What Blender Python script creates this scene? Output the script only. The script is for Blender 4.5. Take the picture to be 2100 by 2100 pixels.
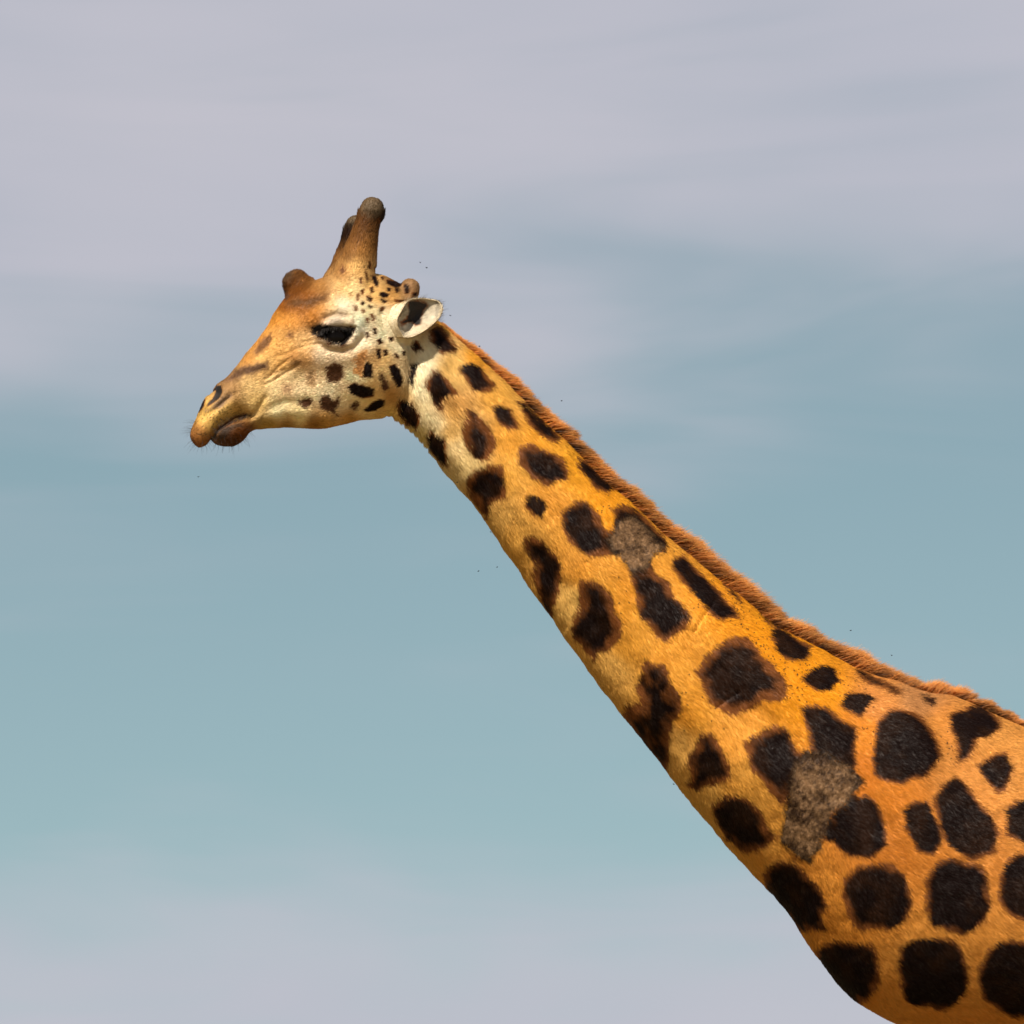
import bpy, math, random
import numpy as np
from mathutils import Vector

# ------------------------------------------------------------------ scene, camera, sky, sun
for o in list(bpy.data.objects):
    bpy.data.objects.remove(o)
scene = bpy.context.scene
COL = scene.collection
rng = np.random.default_rng(7)
random.seed(7)

CAM = np.array((0.0, -18.0, 1.7))
TGT = np.array((0.0, 0.0, 3.55))
MPP = 0.0013                                   # metres per photo pixel at the giraffe
DIST = float(np.linalg.norm(TGT - CAM))
TH = 1050 * MPP / DIST                         # tan of half the field of view
F = (TGT - CAM) / DIST
R = np.array((1.0, 0, 0))
U = np.cross(R, F)

cam = bpy.data.cameras.new('camera')
cam.sensor_width = 36
cam.lens = 18 / TH
cam.clip_end = 20000
camo = bpy.data.objects.new('camera', cam)
COL.objects.link(camo)
camo.location = CAM
camo.rotation_euler = Vector(F).to_track_quat('-Z', 'Y').to_euler()
scene.camera = camo
scene.view_settings.view_transform = 'Standard'
scene.view_settings.look = 'None'
scene.view_settings.gamma = 1
scene.view_settings.exposure = 0.64

SUN = np.array((-0.22, -0.62, 0.76)); SUN /= np.linalg.norm(SUN)
sl = bpy.data.lights.new('sun', 'SUN')
sl.energy = 5.0
sl.angle = math.radians(0.5)
sl.color = (1.0, 0.92, 0.79)
so = bpy.data.objects.new('sun', sl)
COL.objects.link(so)
so.rotation_euler = Vector(SUN).to_track_quat('Z', 'Y').to_euler()

world = bpy.data.worlds.new('World')
scene.world = world
world.use_nodes = True
wt = world.node_tree
wt.nodes.clear()


def N(t, kind, **kw):
    n = t.nodes.new(kind)
    for k, v in kw.items():
        setattr(n, k, v)
    return n


def math_n(t, op, a, b=None, clamp=False):
    n = N(t, 'ShaderNodeMath', operation=op, use_clamp=clamp)
    for i, v in enumerate((a, b)):
        if v is None:
            continue
        if isinstance(v, (int, float)):
            n.inputs[i].default_value = v
        else:
            t.links.new(v, n.inputs[i])
    return n.outputs[0]


def mapr(t, v, a, b, c=0.0, d=1.0, smooth=True):
    n = N(t, 'ShaderNodeMapRange', interpolation_type='SMOOTHSTEP' if smooth else 'LINEAR')
    t.links.new(v, n.inputs[0])
    for i, x in zip((1, 2, 3, 4), (a, b, c, d)):
        n.inputs[i].default_value = x
    return n.outputs[0]


def mixc(t, f, a, b, mode='MIX'):
    n = N(t, 'ShaderNodeMix', data_type='RGBA', blend_type=mode)
    for i, v in ((0, f), (6, a), (7, b)):
        if isinstance(v, (int, float)):
            n.inputs[i].default_value = v
        elif isinstance(v, tuple):
            n.inputs[i].default_value = (*v[:3], 1)
        else:
            t.links.new(v, n.inputs[i])
    return n.outputs[2]


def noise_n(t, vec, scale, detail=3, rough=0.5, dist=0.0):
    n = N(t, 'ShaderNodeTexNoise')
    n.inputs['Scale'].default_value = scale
    n.inputs['Detail'].default_value = detail
    n.inputs['Roughness'].default_value = rough
    n.inputs['Distortion'].default_value = dist
    if vec is not None:
        t.links.new(vec, n.inputs['Vector'])
    return n.outputs[0]


def mapping(t, vec, loc=(0, 0, 0), rot=(0, 0, 0), scale=(1, 1, 1)):
    n = N(t, 'ShaderNodeMapping')
    n.inputs['Location'].default_value = loc
    n.inputs['Rotation'].default_value = rot
    n.inputs['Scale'].default_value = scale
    t.links.new(vec, n.inputs[0])
    return n.outputs[0]


SKY_STRENGTH = 0.0595
sky = N(wt, 'ShaderNodeTexSky', sky_type='NISHITA', sun_disc=False)
sky.sun_elevation = math.asin(SUN[2])
sky.sun_rotation = math.atan2(SUN[0], SUN[1])
sky.altitude = 1100
sky.air_density = 1.0
sky.dust_density = 0.6
sky.ozone_density = 3.0
tc = N(wt, 'ShaderNodeTexCoord')
sep = N(wt, 'ShaderNodeSeparateXYZ')
wt.links.new(tc.outputs['Generated'], sep.inputs[0])
hv = N(wt, 'ShaderNodeCombineXYZ')
wt.links.new(sep.outputs[0], hv.inputs[0]); wt.links.new(sep.outputs[1], hv.inputs[1])
wt.links.new(math_n(wt, 'ADD', math_n(wt, 'MULTIPLY', sep.outputs[2], 0.85), 0.13), hv.inputs[2])
wt.links.new(hv.outputs[0], sky.inputs[0])      # a haze-free horizon: the clear blue reaches low
graded = mixc(wt, 1.0, sky.outputs[0], (1.42, 1.265, 0.875), 'MULTIPLY')
# streaky high cloud in soft bands, the same all round the sky
warp = noise_n(wt, mapping(wt, tc.outputs['Generated'], (0.3, 0, 0), (0, 0, 0), (9, 9, 20)), 1.0, 3, 0.5)
zz = math_n(wt, 'ADD', sep.outputs[2], math_n(wt, 'MULTIPLY', math_n(wt, 'SUBTRACT', warp, 0.5), 0.085))
zz = math_n(wt, 'ADD', zz, math_n(wt, 'MULTIPLY', sep.outputs[0], -0.13))
band = math_n(wt, 'COSINE', math_n(wt, 'MULTIPLY', math_n(wt, 'SUBTRACT', zz, 0.166), 2 * math.pi / 0.158))
wisp = noise_n(wt, mapping(wt, tc.outputs['Generated'], (1.7, 0, 0.2), (0, 0.25, 0), (11, 11, 60)), 1.0, 3, 0.5, 0.6)
cov = math_n(wt, 'ADD', math_n(wt, 'MULTIPLY', band, 0.5), math_n(wt, 'MULTIPLY', math_n(wt, 'SUBTRACT', wisp, 0.5), 0.9))
cov = mapr(wt, cov, -0.48, 0.58, 0.0, 0.95)
cl_noise = noise_n(wt, mapping(wt, tc.outputs['Generated'], (4, 2, 0), (0, 0, 0), (12, 12, 30)), 1.0, 2, 0.5)
ccol = mixc(wt, cl_noise, (5.0, 5.2, 6.1), (6.3, 6.05, 6.7))
skyc = mixc(wt, cov, graded, ccol)
bg = N(wt, 'ShaderNodeBackground')
bg.inputs[1].default_value = SKY_STRENGTH
wt.links.new(skyc, bg.inputs[0])
wo = N(wt, 'ShaderNodeOutputWorld')
wt.links.new(bg.outputs[0], wo.inputs[0])

# ------------------------------------------------------------------ pixel <-> place
def Z1(*p): return np.array([(380 + x / 3.45, 390 + y / 3.45) for x, y in p])
def Z2(*p): return np.array([(800 + x / 3.22, 620 + y / 3.22) for x, y in p])
def Z3(*p): return np.array([(1100 + x / 3.22, 1120 + y / 3.22) for x, y in p])
def Z4(*p): return np.array([(1460 + x / 3.22, 1130 + y / 3.22) for x, y in p])
def PX(*p): return np.array(p, float)


def ray(p):
    p = np.atleast_2d(p)
    return F + np.outer((p[:, 0] - 1050) / 1050 * TH, R) + np.outer((1050 - p[:, 1]) / 1050 * TH, U)


def onplane(p, pt, n):
    d = ray(p)
    t = ((pt - CAM) @ n) / (d @ n)
    return CAM + d * t[:, None]


def project(P):
    rel = P - CAM
    z = rel @ F
    return np.stack([1050 + 1050 * (rel @ R) / z / TH, 1050 - 1050 * (rel @ U) / z / TH], 1)


YN = np.array((0.0, 1.0, 0.0))
ORI = np.array((0.0, 0.0, 3.5))
def neckp(p): return onplane(p, ORI, YN)


# the head is turned a little towards the lens and tilted: its own midplane
HL = np.array((-0.30, 0.93, -0.20)); HL /= np.linalg.norm(HL)
HPIV = onplane(Z1((1480, 1100)), ORI, YN)[0]
def headp(p, v=0.0): return onplane(p, HPIV + HL * v, HL)


# ------------------------------------------------------------------ small numeric helpers
def smooth(a, b, x):
    t = np.clip((x - a) / (b - a), 0, 1)
    return t * t * (3 - 2 * t)


def vnoise(P, scale, seed=0):
    q = P * scale + seed * 17.31
    i = np.floor(q).astype(np.int64)
    f = q - i
    f = f * f * (3 - 2 * f)
    out = np.zeros(len(P))
    for dx in (0, 1):
        for dy in (0, 1):
            for dz in (0, 1):
                h = ((i[:, 0] + dx) * 73856093) ^ ((i[:, 1] + dy) * 19349663) ^ ((i[:, 2] + dz) * 83492791) ^ (seed * 2654435)
                h = (h ^ (h >> 13)) * 1274126177
                h = (h ^ (h >> 16)) & 0xFFFFF
                w = (f[:, 0] if dx else 1 - f[:, 0]) * (f[:, 1] if dy else 1 - f[:, 1]) * (f[:, 2] if dz else 1 - f[:, 2])
                out += w * h / 0xFFFFF
    return out * 2 - 1


def fbm(P, scale, seed=0, octs=3):
    s, a = 0, 1
    for k in range(octs):
        s = s + a * vnoise(P, scale * 2 ** k, seed + k)
        a *= 0.5
    return s / 1.75


def catmull(K, n):
    K = np.asarray(K, float)
    m = len(K)
    t = np.linspace(0, m - 1, n)
    i = np.clip(t.astype(int), 0, m - 2)
    f = (t - i)[:, None]
    p0, p1, p2, p3 = K[np.clip(i - 1, 0, m - 1)], K[i], K[i + 1], K[np.clip(i + 2, 0, m - 1)]
    return 0.5 * (2 * p1 + (p2 - p0) * f + (2 * p0 - 5 * p1 + 4 * p2 - p3) * f ** 2 + (3 * p1 - p0 - 3 * p2 + p3) * f ** 3)


def seg_dist(Q, poly, closed):
    P0 = np.asarray(poly)
    P1 = np.roll(P0, -1, 0) if closed else P0[1:]
    if not closed:
        P0 = P0[:-1]
    d = np.full(len(Q), 1e9)
    for a, b in zip(P0, P1):
        ab = b - a
        t = np.clip(((Q - a) @ ab) / (ab @ ab + 1e-12), 0, 1)
        d = np.minimum(d, np.hypot(*(Q - a - t[:, None] * ab).T))
    return d


def inside(Q, poly):
    r = np.zeros(len(Q), bool)
    n = len(poly)
    for i in range(n):
        (x0, y0), (x1, y1) = poly[i], poly[(i + 1) % n]
        c = ((y0 > Q[:, 1]) != (y1 > Q[:, 1])) & (Q[:, 0] < (x1 - x0) * (Q[:, 1] - y0) / (y1 - y0 + 1e-12) + x0)
        r ^= c
    return r


def psdf(Q, poly):
    d = seg_dist(Q, poly, True)
    return np.where(inside(Q, poly), -d, d)


def lin(c):
    c = np.asarray(c, float) / 255
    return np.where(c <= 0.04045, c / 12.92, ((c + 0.055) / 1.055) ** 2.4)


# ------------------------------------------------------------------ lofts
MV, MF = [], []          # accumulated body shells


def add_shell(rings, cap=True):
    base = sum(len(v) for v in MV)
    m, n, _ = rings.shape
    V = rings.reshape(-1, 3)
    f = []
    for i in range(m - 1):
        for j in range(n):
            a = base + i * n + j
            b = base + i * n + (j + 1) % n
            f.append((a, b, b + n, a + n))
    V = np.vstack([V, rings[0].mean(0), rings[-1].mean(0)])
    c0, c1 = base + m * n, base + m * n + 1
    for j in range(n):
        f.append((c0, base + (j + 1) % n, base + j))
        e = base + (m - 1) * n
        f.append((c1, e + j, e + (j + 1) % n))
    MV.append(V)
    MF.extend(f)


def loft(secs, n, lateral, nr=56):
    """secs: rows of top xyz, bottom xyz, half width, place of the widest point, upper and lower exponents"""
    S = catmull(secs, n)
    th = np.linspace(0, 2 * np.pi, nr, endpoint=False)
    c, s = np.cos(th), np.sin(th)
    rings = []
    for r in S:
        T, B, W, m, nu, nl = r[0:3], r[3:6], max(r[6], 1e-3), r[7], r[8], r[9]
        M = T + (B - T) * m
        e = np.where(c > 0, nu, nl)
        cv = np.sign(c) * np.abs(c) ** (2 / e)
        sv = np.sign(s) * np.abs(s) ** (2 / e)
        vert = np.where((c > 0)[:, None], np.outer(cv, T - M), np.outer(-cv, B - M))
        rings.append(M + vert + np.outer(sv * W, lateral))
    add_shell(np.array(rings))


def tube(pts, rad, n=40, nr=28, ref=(0, 1, 0), squash=1.0, ends=True):
    K = catmull(np.hstack([np.asarray(pts, float), np.asarray(rad, float)[:, None]]), n)
    P, r = K[:, :3], K[:, 3]
    T = np.gradient(P, axis=0)
    T /= np.linalg.norm(T, axis=1)[:, None]
    ref = np.asarray(ref, float)
    A = ref - (T @ ref)[:, None] * T
    A /= np.linalg.norm(A, axis=1)[:, None]
    B = np.cross(T, A)
    th = np.linspace(0, 2 * np.pi, nr, endpoint=False)
    rings = P[:, None] + r[:, None, None] * (np.cos(th)[None, :, None] * A[:, None] * squash + np.sin(th)[None, :, None] * B[:, None])
    if ends:                                     # rounded ends
        caps = []
        for k in (0.35, 0.7, 0.92):
            q = math.sqrt(1 - k * k)
            caps.append(P[-1] + T[-1] * r[-1] * k + (rings[-1] - P[-1]) * q)
        rings = np.concatenate([rings, np.array(caps)])
    add_shell(rings)


# head, muzzle to occiput: (top, bottom, half width, widest, upper exp, lower exp)
hs = [((38, 1745), (100, 1822), .012, .5, 2, 2),
      ((44, 1700), (158, 1792), .032, .5, 2.2, 2.2),
      ((72, 1632), (196, 1715), .046, .5, 2.3, 2.3),
      ((105, 1545), (262, 1655), .056, .52, 2.3, 2.3),
      ((150, 1458), (350, 1612), .062, .5, 2.3, 2.2),
      ((215, 1386), (432, 1640), .066, .48, 2.3, 2.1),
      ((282, 1336), (490, 1683), .062, .46, 2.2, 2.0),
      ((352, 1262), (600, 1676), .062, .44, 2.2, 1.9),
      ((432, 1160), (740, 1671), .067, .42, 2.2, 1.8),
      ((520, 1052), (890, 1677), .076, .40, 2.3, 1.8),
      ((590, 948), (1010, 1674), .089, .38, 2.4, 1.8),
      ((652, 842), (1130, 1648), .104, .36, 2.5, 1.8),
      ((735, 745), (1240, 1612), .117, .36, 2.5, 1.8),
      ((870, 672), (1340, 1600), .124, .38, 2.5, 1.9),
      ((1010, 628), (1420, 1590), .124, .40, 2.4, 1.9),
      ((1180, 606), (1490, 1560), .118, .42, 2.3, 2.0),
      ((1330, 612), (1550, 1480), .108, .44, 2.2, 2.0),
      ((1440, 655), (1600, 1350), .095, .46, 2.1, 2.0),
      ((1560, 720), (1640, 1230), .080, .48, 2, 2),
      ((1650, 810), (1670, 1090), .045, .5, 2, 2)]
secs = []
for t, b, w, m, nu, nl in hs:
    secs.append(np.concatenate([headp(Z1(t))[0], headp(Z1(b))[0], [w, m, nu, nl]]))
loft(np.array(secs), 120, HL, 72)
# lower lip and chin, tucked behind the upper lip
ls = [((175, 1735), (195, 1765), .012, .5, 2, 2),
      ((205, 1700), (245, 1796), .030, .5, 2.2, 2.2),
      ((270, 1650), (320, 1806), .040, .5, 2.2, 2.2),
      ((350, 1610), (400, 1775), .044, .5, 2.2, 2.2),
      ((430, 1590), (448, 1715), .046, .5, 2.2, 2.2),
      ((500, 1580), (500, 1684), .046, .5, 2, 2)]
loft(np.array([np.concatenate([headp(Z1(t))[0], headp(Z1(b))[0], [w, m, nu, nl]]) for t, b, w, m, nu, nl in ls]), 40, HL, 40)
# knob on the forehead
u3 = 1.3e-3 / 3.45
tube(headp(Z1((880, 820), (820, 715), (786, 662))), np.array((170, 128, 92)) * u3, 16, 28, HL, 1.0)
# two horns, two knobs at the back of the skull
for s in (-1, 1):
    pts = [headp(Z1((x, y)), s * v)[0] for x, y, v in
           ((1150, 760, .050), (1195, 600, .056), (1232, 470, .060), (1262, 340, .064), (1290, 230, .068), (1312, 165, .071), (1322, 132, .072))]
    if s > 0:       # mirror of the near one through the midplane
        near = [headp(Z1((x, y)), -v)[0] for x, y, v in
                ((1150, 760, .050), (1195, 600, .056), (1232, 470, .060), (1262, 340, .064), (1290, 230, .068), (1312, 165, .071), (1322, 132, .072))]
        pts = [p - 2 * ((p - HPIV) @ HL) * HL for p in near]
    tube(pts, np.array((190, 150, 118, 92, 80, 86, 82)) * u3, 40, 32, HL, 0.92)
    kn = [headp(Z1((x, y)), -v)[0] for x, y, v in ((1490, 860, .045), (1560, 760, .05), (1588, 700, .052))]
    if s > 0:
        kn = [p - 2 * ((p - HPIV) @ HL) * HL for p in kn]
    tube(kn, np.array((115, 82, 68)) * u3, 14, 24, HL, 1.0)

# neck, chest, trunk
nk = [(Z1((1580, 830)), Z1((1400, 1540)), .070), (Z1((1680, 860)), Z1((1480, 1608)), .082),
      (Z2((320, 128)), Z2((170, 858)), .088), (Z2((550, 338)), Z2((300, 1010)), .090),
      (Z2((760, 528)), Z2((420, 1160)), .094), (Z2((950, 728)), Z2((540, 1310)), .099),
      (Z2((1170, 932)), Z2((660, 1470)), .106), (Z2((1400, 1166)), Z2((780, 1650)), .113),
      (Z2((1600, 1336)), Z2((900, 1840)), .121), (Z2((1800, 1526)), Z3((60, 410)), .130),
      (Z3((1130, 166)), Z3((250, 670)), .141), (Z3((1340, 336)), Z3((400, 880)), .155),
      (Z3((1560, 516)), Z3((560, 1090)), .172), (Z4((680, 636)), Z3((740, 1310)), .190),
      (Z4((960, 786)), Z3((920, 1550)), .210), (Z4((1240, 908)), Z3((1100, 1780)), .230),
      (Z4((1540, 958)), PX((1530, 1775)), .252), (PX((1995, 1448)), PX((1612, 1862)), .275),
      (PX((2110, 1498)), PX((1680, 1965)), .298), (PX((2260, 1545)), PX((1770, 2060)), .32),
      (PX((2420, 1590)), PX((1930, 2130)), .34), (PX((2600, 1640)), PX((2180, 2165)), .36),
      (PX((2900, 1740)), PX((2560, 2170)), .36), (PX((3150, 1840)), PX((2950, 2150)), .32),
      (PX((3300, 1950)), PX((3220, 2110)), .18), (PX((3330, 2000)), PX((3310, 2060)), .05)]
secs = []
for i, (t, b, w) in enumerate(nk):
    q = i / (len(nk) - 1)
    T, B = neckp(t)[0], neckp(b)[0]
    if i < 3:                                    # the first rings follow the turned head
        f = (3 - i) / 3 * 0.6
        T = T * (1 - f) + headp(t)[0] * f
        B = B * (1 - f) + headp(b)[0] * f
    secs.append(np.concatenate([T, B, [w, .52 if i < 16 else .5, 2.0, 2.0 if i < 6 else 2.05]]))
loft(np.array(secs), 300, YN, 96)
# legs and tail
FX, HX = 1.24, 2.56
for s in (-1, 1):
    tube([(FX + .12, s * .08, 2.5), (FX + .05, s * .10, 2.25), (FX, s * .15, 1.85), (FX + .02, s * .18, 1.5), (FX + .03, s * .17, 1.12),
          (FX + .02, s * .17, 1.02), (FX + .03, s * .17, .85), (FX + .03, s * .17, .4), (FX + .02, s * .17, .2), (FX - .03, s * .17, .1)],
         (.08, .09, .12, .105, .088, .085, .066, .056, .066, .06), 120, 32, (0, 1, 0), .85)
    tube([(HX, s * .20, 2.45), (HX - .06, s * .24, 2.15), (HX - .10, s * .22, 1.8), (HX + .06, s * .18, 1.4), (HX + .17, s * .17, 1.02),
          (HX + .15, s * .17, .85), (HX + .13, s * .17, .45), (HX + .12, s * .17, .2), (HX + .07, s * .17, .1)],
         (.2, .22, .18, .115, .088, .068, .058, .066, .06), 120, 32, (0, 1, 0), .8)
TX = neckp(PX((3290, 1960)))[0]
tube([TX + (-.06, 0, .02), TX + (.05, 0, -.06), TX + (.09, 0, -.35), TX + (.08, 0, -.75)], (.045, .038, .022, .014), 40, 16)

me = bpy.data.meshes.new('shells')
me.from_pydata(np.vstack(MV).tolist(), [], MF)
tmp = bpy.data.objects.new('shells', me)
COL.objects.link(tmp)
rm = tmp.modifiers.new('r', 'REMESH')
rm.mode = 'VOXEL'
rm.voxel_size = 0.004
rm.adaptivity = 0
sm = tmp.modifiers.new('s', 'SMOOTH')
sm.factor = 0.5
sm.iterations = 9
dg = bpy.context.evaluated_depsgraph_get()
ev = tmp.evaluated_get(dg)
em = ev.to_mesh()
nv, nf = len(em.vertices), len(em.polygons)
V = np.empty(nv * 3, np.float32); em.vertices.foreach_get('co', V); V = V.reshape(-1, 3).astype(float)
LI = np.empty(len(em.loops), np.int32); em.loops.foreach_get('vertex_index', LI)
LT = np.empty(nf, np.int32); em.polygons.foreach_get('loop_total', LT)
ev.to_mesh_clear()
bpy.data.objects.remove(tmp)
assert (LT == 4).all()
Q = LI.reshape(-1, 4)
print('body verts', nv, 'faces', nf)


def vnormals(V, Q):
    n = np.cross(V[Q[:, 2]] - V[Q[:, 0]], V[Q[:, 3]] - V[Q[:, 1]])
    out = np.zeros_like(V)
    for k in range(4):
        for a in range(3):
            out[:, a] += np.bincount(Q[:, k], n[:, a], len(V))
    return out / (np.linalg.norm(out, axis=1)[:, None] + 1e-12)


# which midplane a vertex belongs to: head or neck
PIXR = project(V)
HEADPOLY = Z1((-50, 1950), (-50, 300), (900, -100), (1750, -100), (1750, 700), (1640, 800), (1560, 1000), (1545, 1250), (1470, 1560), (1420, 1640), (1300, 1750), (600, 1950))


def side_pix(V):
    """photo position of a point, the far half mirrored through its own midplane to the near half"""
    pr = project(V)
    ishead = inside(pr, HEADPOLY)
    dh = (V - HPIV) @ HL
    d = np.where(ishead, dh, V[:, 1])
    W = V.copy()
    k = ishead & (dh > 0)
    W[k] -= 2 * dh[k, None] * HL
    k2 = ~ishead & (V[:, 1] > 0)
    W[k2, 1] *= -1
    return project(W), ishead, d


SP, ISHEAD, SD = side_pix(V)
NV = vnormals(V, Q)
near_ok = np.ones(nv, bool)
disp = np.zeros(nv)
U1 = 1 / 3.45


def box(Qp, poly, pad):
    lo, hi = poly.min(0) - pad, poly.max(0) + pad
    return np.where((Qp[:, 0] > lo[0]) & (Qp[:, 0] < hi[0]) & (Qp[:, 1] > lo[1]) & (Qp[:, 1] < hi[1]))[0]


def line(poly, w, mm):
    i = box(SP, poly, w * 3)
    d = seg_dist(SP[i], poly, False)
    disp[i] += mm * 1e-3 * np.exp(-0.5 * (d / w) ** 2)


def blob(c, rx, ry, mm):
    d2 = ((SP[:, 0] - c[0]) / rx) ** 2 + ((SP[:, 1] - c[1]) / ry) ** 2
    disp[:] += mm * 1e-3 * np.exp(-0.5 * d2)


def dent(poly, mm, soft):
    i = box(SP, poly, 15)
    disp[i] += mm * 1e-3 * smooth(soft, -soft, psdf(SP[i], poly))


def L1(pts, w, mm): line(Z1(*pts), w * U1, mm)
def B1(x, y, rx, ry, mm): blob(Z1((x, y))[0], rx * U1, ry * U1, mm)


EYE = Z1((972, 996), (1030, 980), (1110, 976), (1188, 982), (1165, 1038), (1105, 1076), (1040, 1072), (995, 1035))
NOSTRIL = Z1((150, 1512), (166, 1445), (200, 1398), (250, 1388), (254, 1430), (222, 1472), (182, 1502))
B1(1085, 970, 150, 120, 13)
L1([(900, 930), (960, 880), (1050, 850), (1140, 860), (1210, 920)], 42, 9)
L1([(975, 968), (1040, 942), (1110, 938), (1182, 962)], 24, 11)
L1([(960, 1040), (1020, 1090), (1095, 1106), (1165, 1080), (1212, 1010)], 24, 8)
L1([(930, 1090), (1000, 1132), (1100, 1146), (1185, 1118), (1240, 1050)], 16, -6)
L1([(985, 915), (1060, 890), (1150, 905), (1195, 945)], 14, -6)
dent(EYE, -17, 3)
B1(905, 990, 50, 38, -9)
for pts in ([(820, 1078), (900, 1062), (965, 1050)], [(835, 1102), (910, 1088), (960, 1078)], [(640, 1175), (700, 1165), (770, 1130), (830, 1112)],
            [(560, 1375), (640, 1335), (760, 1262)], [(600, 1305), (655, 1245), (730, 1195)], [(640, 1330), (720, 1270), (800, 1235)], [(560, 1335), (620, 1300), (700, 1262)]):
    L1(pts, 8, -3.2)
L1([(1300, 1120), (1150, 1185), (950, 1190), (760, 1195)], 50, 7)
B1(780, 1330, 160, 80, -11)
B1(1290, 1330, 160, 140, 15)
L1([(560, 1590), (700, 1562), (850, 1592), (1000, 1610)], 34, 6)
L1([(480, 1620), (560, 1560), (700, 1510), (850, 1500)], 26, -6)
L1([(565, 1470), (510, 1555), (465, 1600)], 16, -6)
dent(NOSTRIL, -15, 5)
L1([(145, 1530), (152, 1440), (200, 1382), (258, 1372), (282, 1420), (250, 1478), (190, 1530), (145, 1530)], 18, 1.5)
L1([(340, 1440), (265, 1505), (185, 1565), (125, 1600)], 16, -6)
L1([(560, 1180), (480, 1290), (400, 1360)], 40, 4)
for k in range(9):                               # loose folds of the throat
    c = np.array((1425 + k * 37, 1590 + k * 22 + (k > 5) * (k - 5) * 16))
    L1([tuple(c), tuple(c + (20, -40)), tuple(c + (50, -70 - 25 * (k % 3)))], 8, (-3, -1.6, -2.4, -3.4, -1.8)[k % 5])
L1([(1385, 880), (1400, 960), (1440, 1040), (1510, 1090), (1590, 1080)], 20, -6)
L1([(1600, 1110), (1600, 1240), (1590, 1400), (1560, 1500)], 30, -8)
line(Z2((150, 560), (250, 760), (400, 930), (560, 1080)), 26, 13.05)
line(Z2((330, 650), (420, 780), (480, 950), (575, 1085)), 12, -11.6)
line(Z2((400, 430), (480, 600), (560, 740)), 9, -7.25)
line(Z2((420, 1010), (640, 1300), (820, 1600)), 20, 5.8)
line(Z2((620, 1180), (800, 1450), (960, 1720), (1100, 1900)), 16, -8.7)
line(Z3((60, 60), (300, 420), (560, 760), (760, 1010), (960, 1290)), 26, -11.6)
line(Z3((250, 560), (520, 900), (760, 1180)), 20, 5.8)
line(Z3((900, 600), (1150, 900), (1400, 1150), (1600, 1280)), 34, -10.15)
line(Z3((1050, 500), (1350, 760), (1600, 980)), 40, 13.05)
line(Z4((960, 1160), (1000, 1400), (1010, 1600), (1120, 1800)), 24, -14.5)
line(Z4((1180, 1000), (1300, 1200), (1420, 1360)), 34, 20.3)
line(Z4((1440, 1060), (1540, 1300), (1640, 1440), (1800, 1560)), 22, -11.6)
for a, b in (((960, 560), (1045, 645)), ((1000, 545), (1080, 640)), ((1050, 560), (1125, 665)), ((1390, 1075), (1560, 1180)), ((1420, 1060), (1590, 1165)),
             ((1450, 1045), (1600, 1140)), ((1180, 760), (1255, 830)), ((1160, 380), (1040, 560)), ((1330, 960), (1180, 1060))):
    line(Z3(a, b), 3.2, -3.6)
SCAB1 = Z2((1450, 1540), (1490, 1450), (1560, 1405), (1620, 1420), (1680, 1470), (1740, 1540), (1800, 1600), (1790, 1650), (1740, 1690), (1700, 1750), (1640, 1765), (1600, 1780), (1540, 1720), (1480, 1660), (1445, 1600))
SCAB2 = Z4((520, 1460), (560, 1380), (600, 1320), (680, 1310), (760, 1330), (820, 1390), (900, 1410), (970, 1460), (990, 1540), (940, 1590), (910, 1650), (860, 1700), (780, 1770), (760, 1830), (770, 1870), (720, 1960), (640, 2050), (540, 2010), (450, 1900), (470, 1740), (500, 1640), (510, 1540))
dent(SCAB1, 2, 6)
dent(SCAB2, 2.5, 6)
infr = (SP[:, 0] < 2300)
disp[infr] += 0.0028 * fbm(V[infr], 11, 3)
disp[infr] += np.where(ISHEAD[infr], 0.0008, 0.0016) * vnoise(V[infr] * np.array((1, .5, 1)), 38, 9)
scab_i = np.where((psdf(SP, SCAB1) < 0) | (psdf(SP, SCAB2) < 0))[0]
disp[scab_i] += 0.0022 * fbm(V[scab_i], 70, 5)
V += NV * disp[:, None]
SP = side_pix(V)[0]
far_horn = (SD > 0.02) & ISHEAD & (PIXR[:, 1] < 390 + 600 / 3.45)

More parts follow.
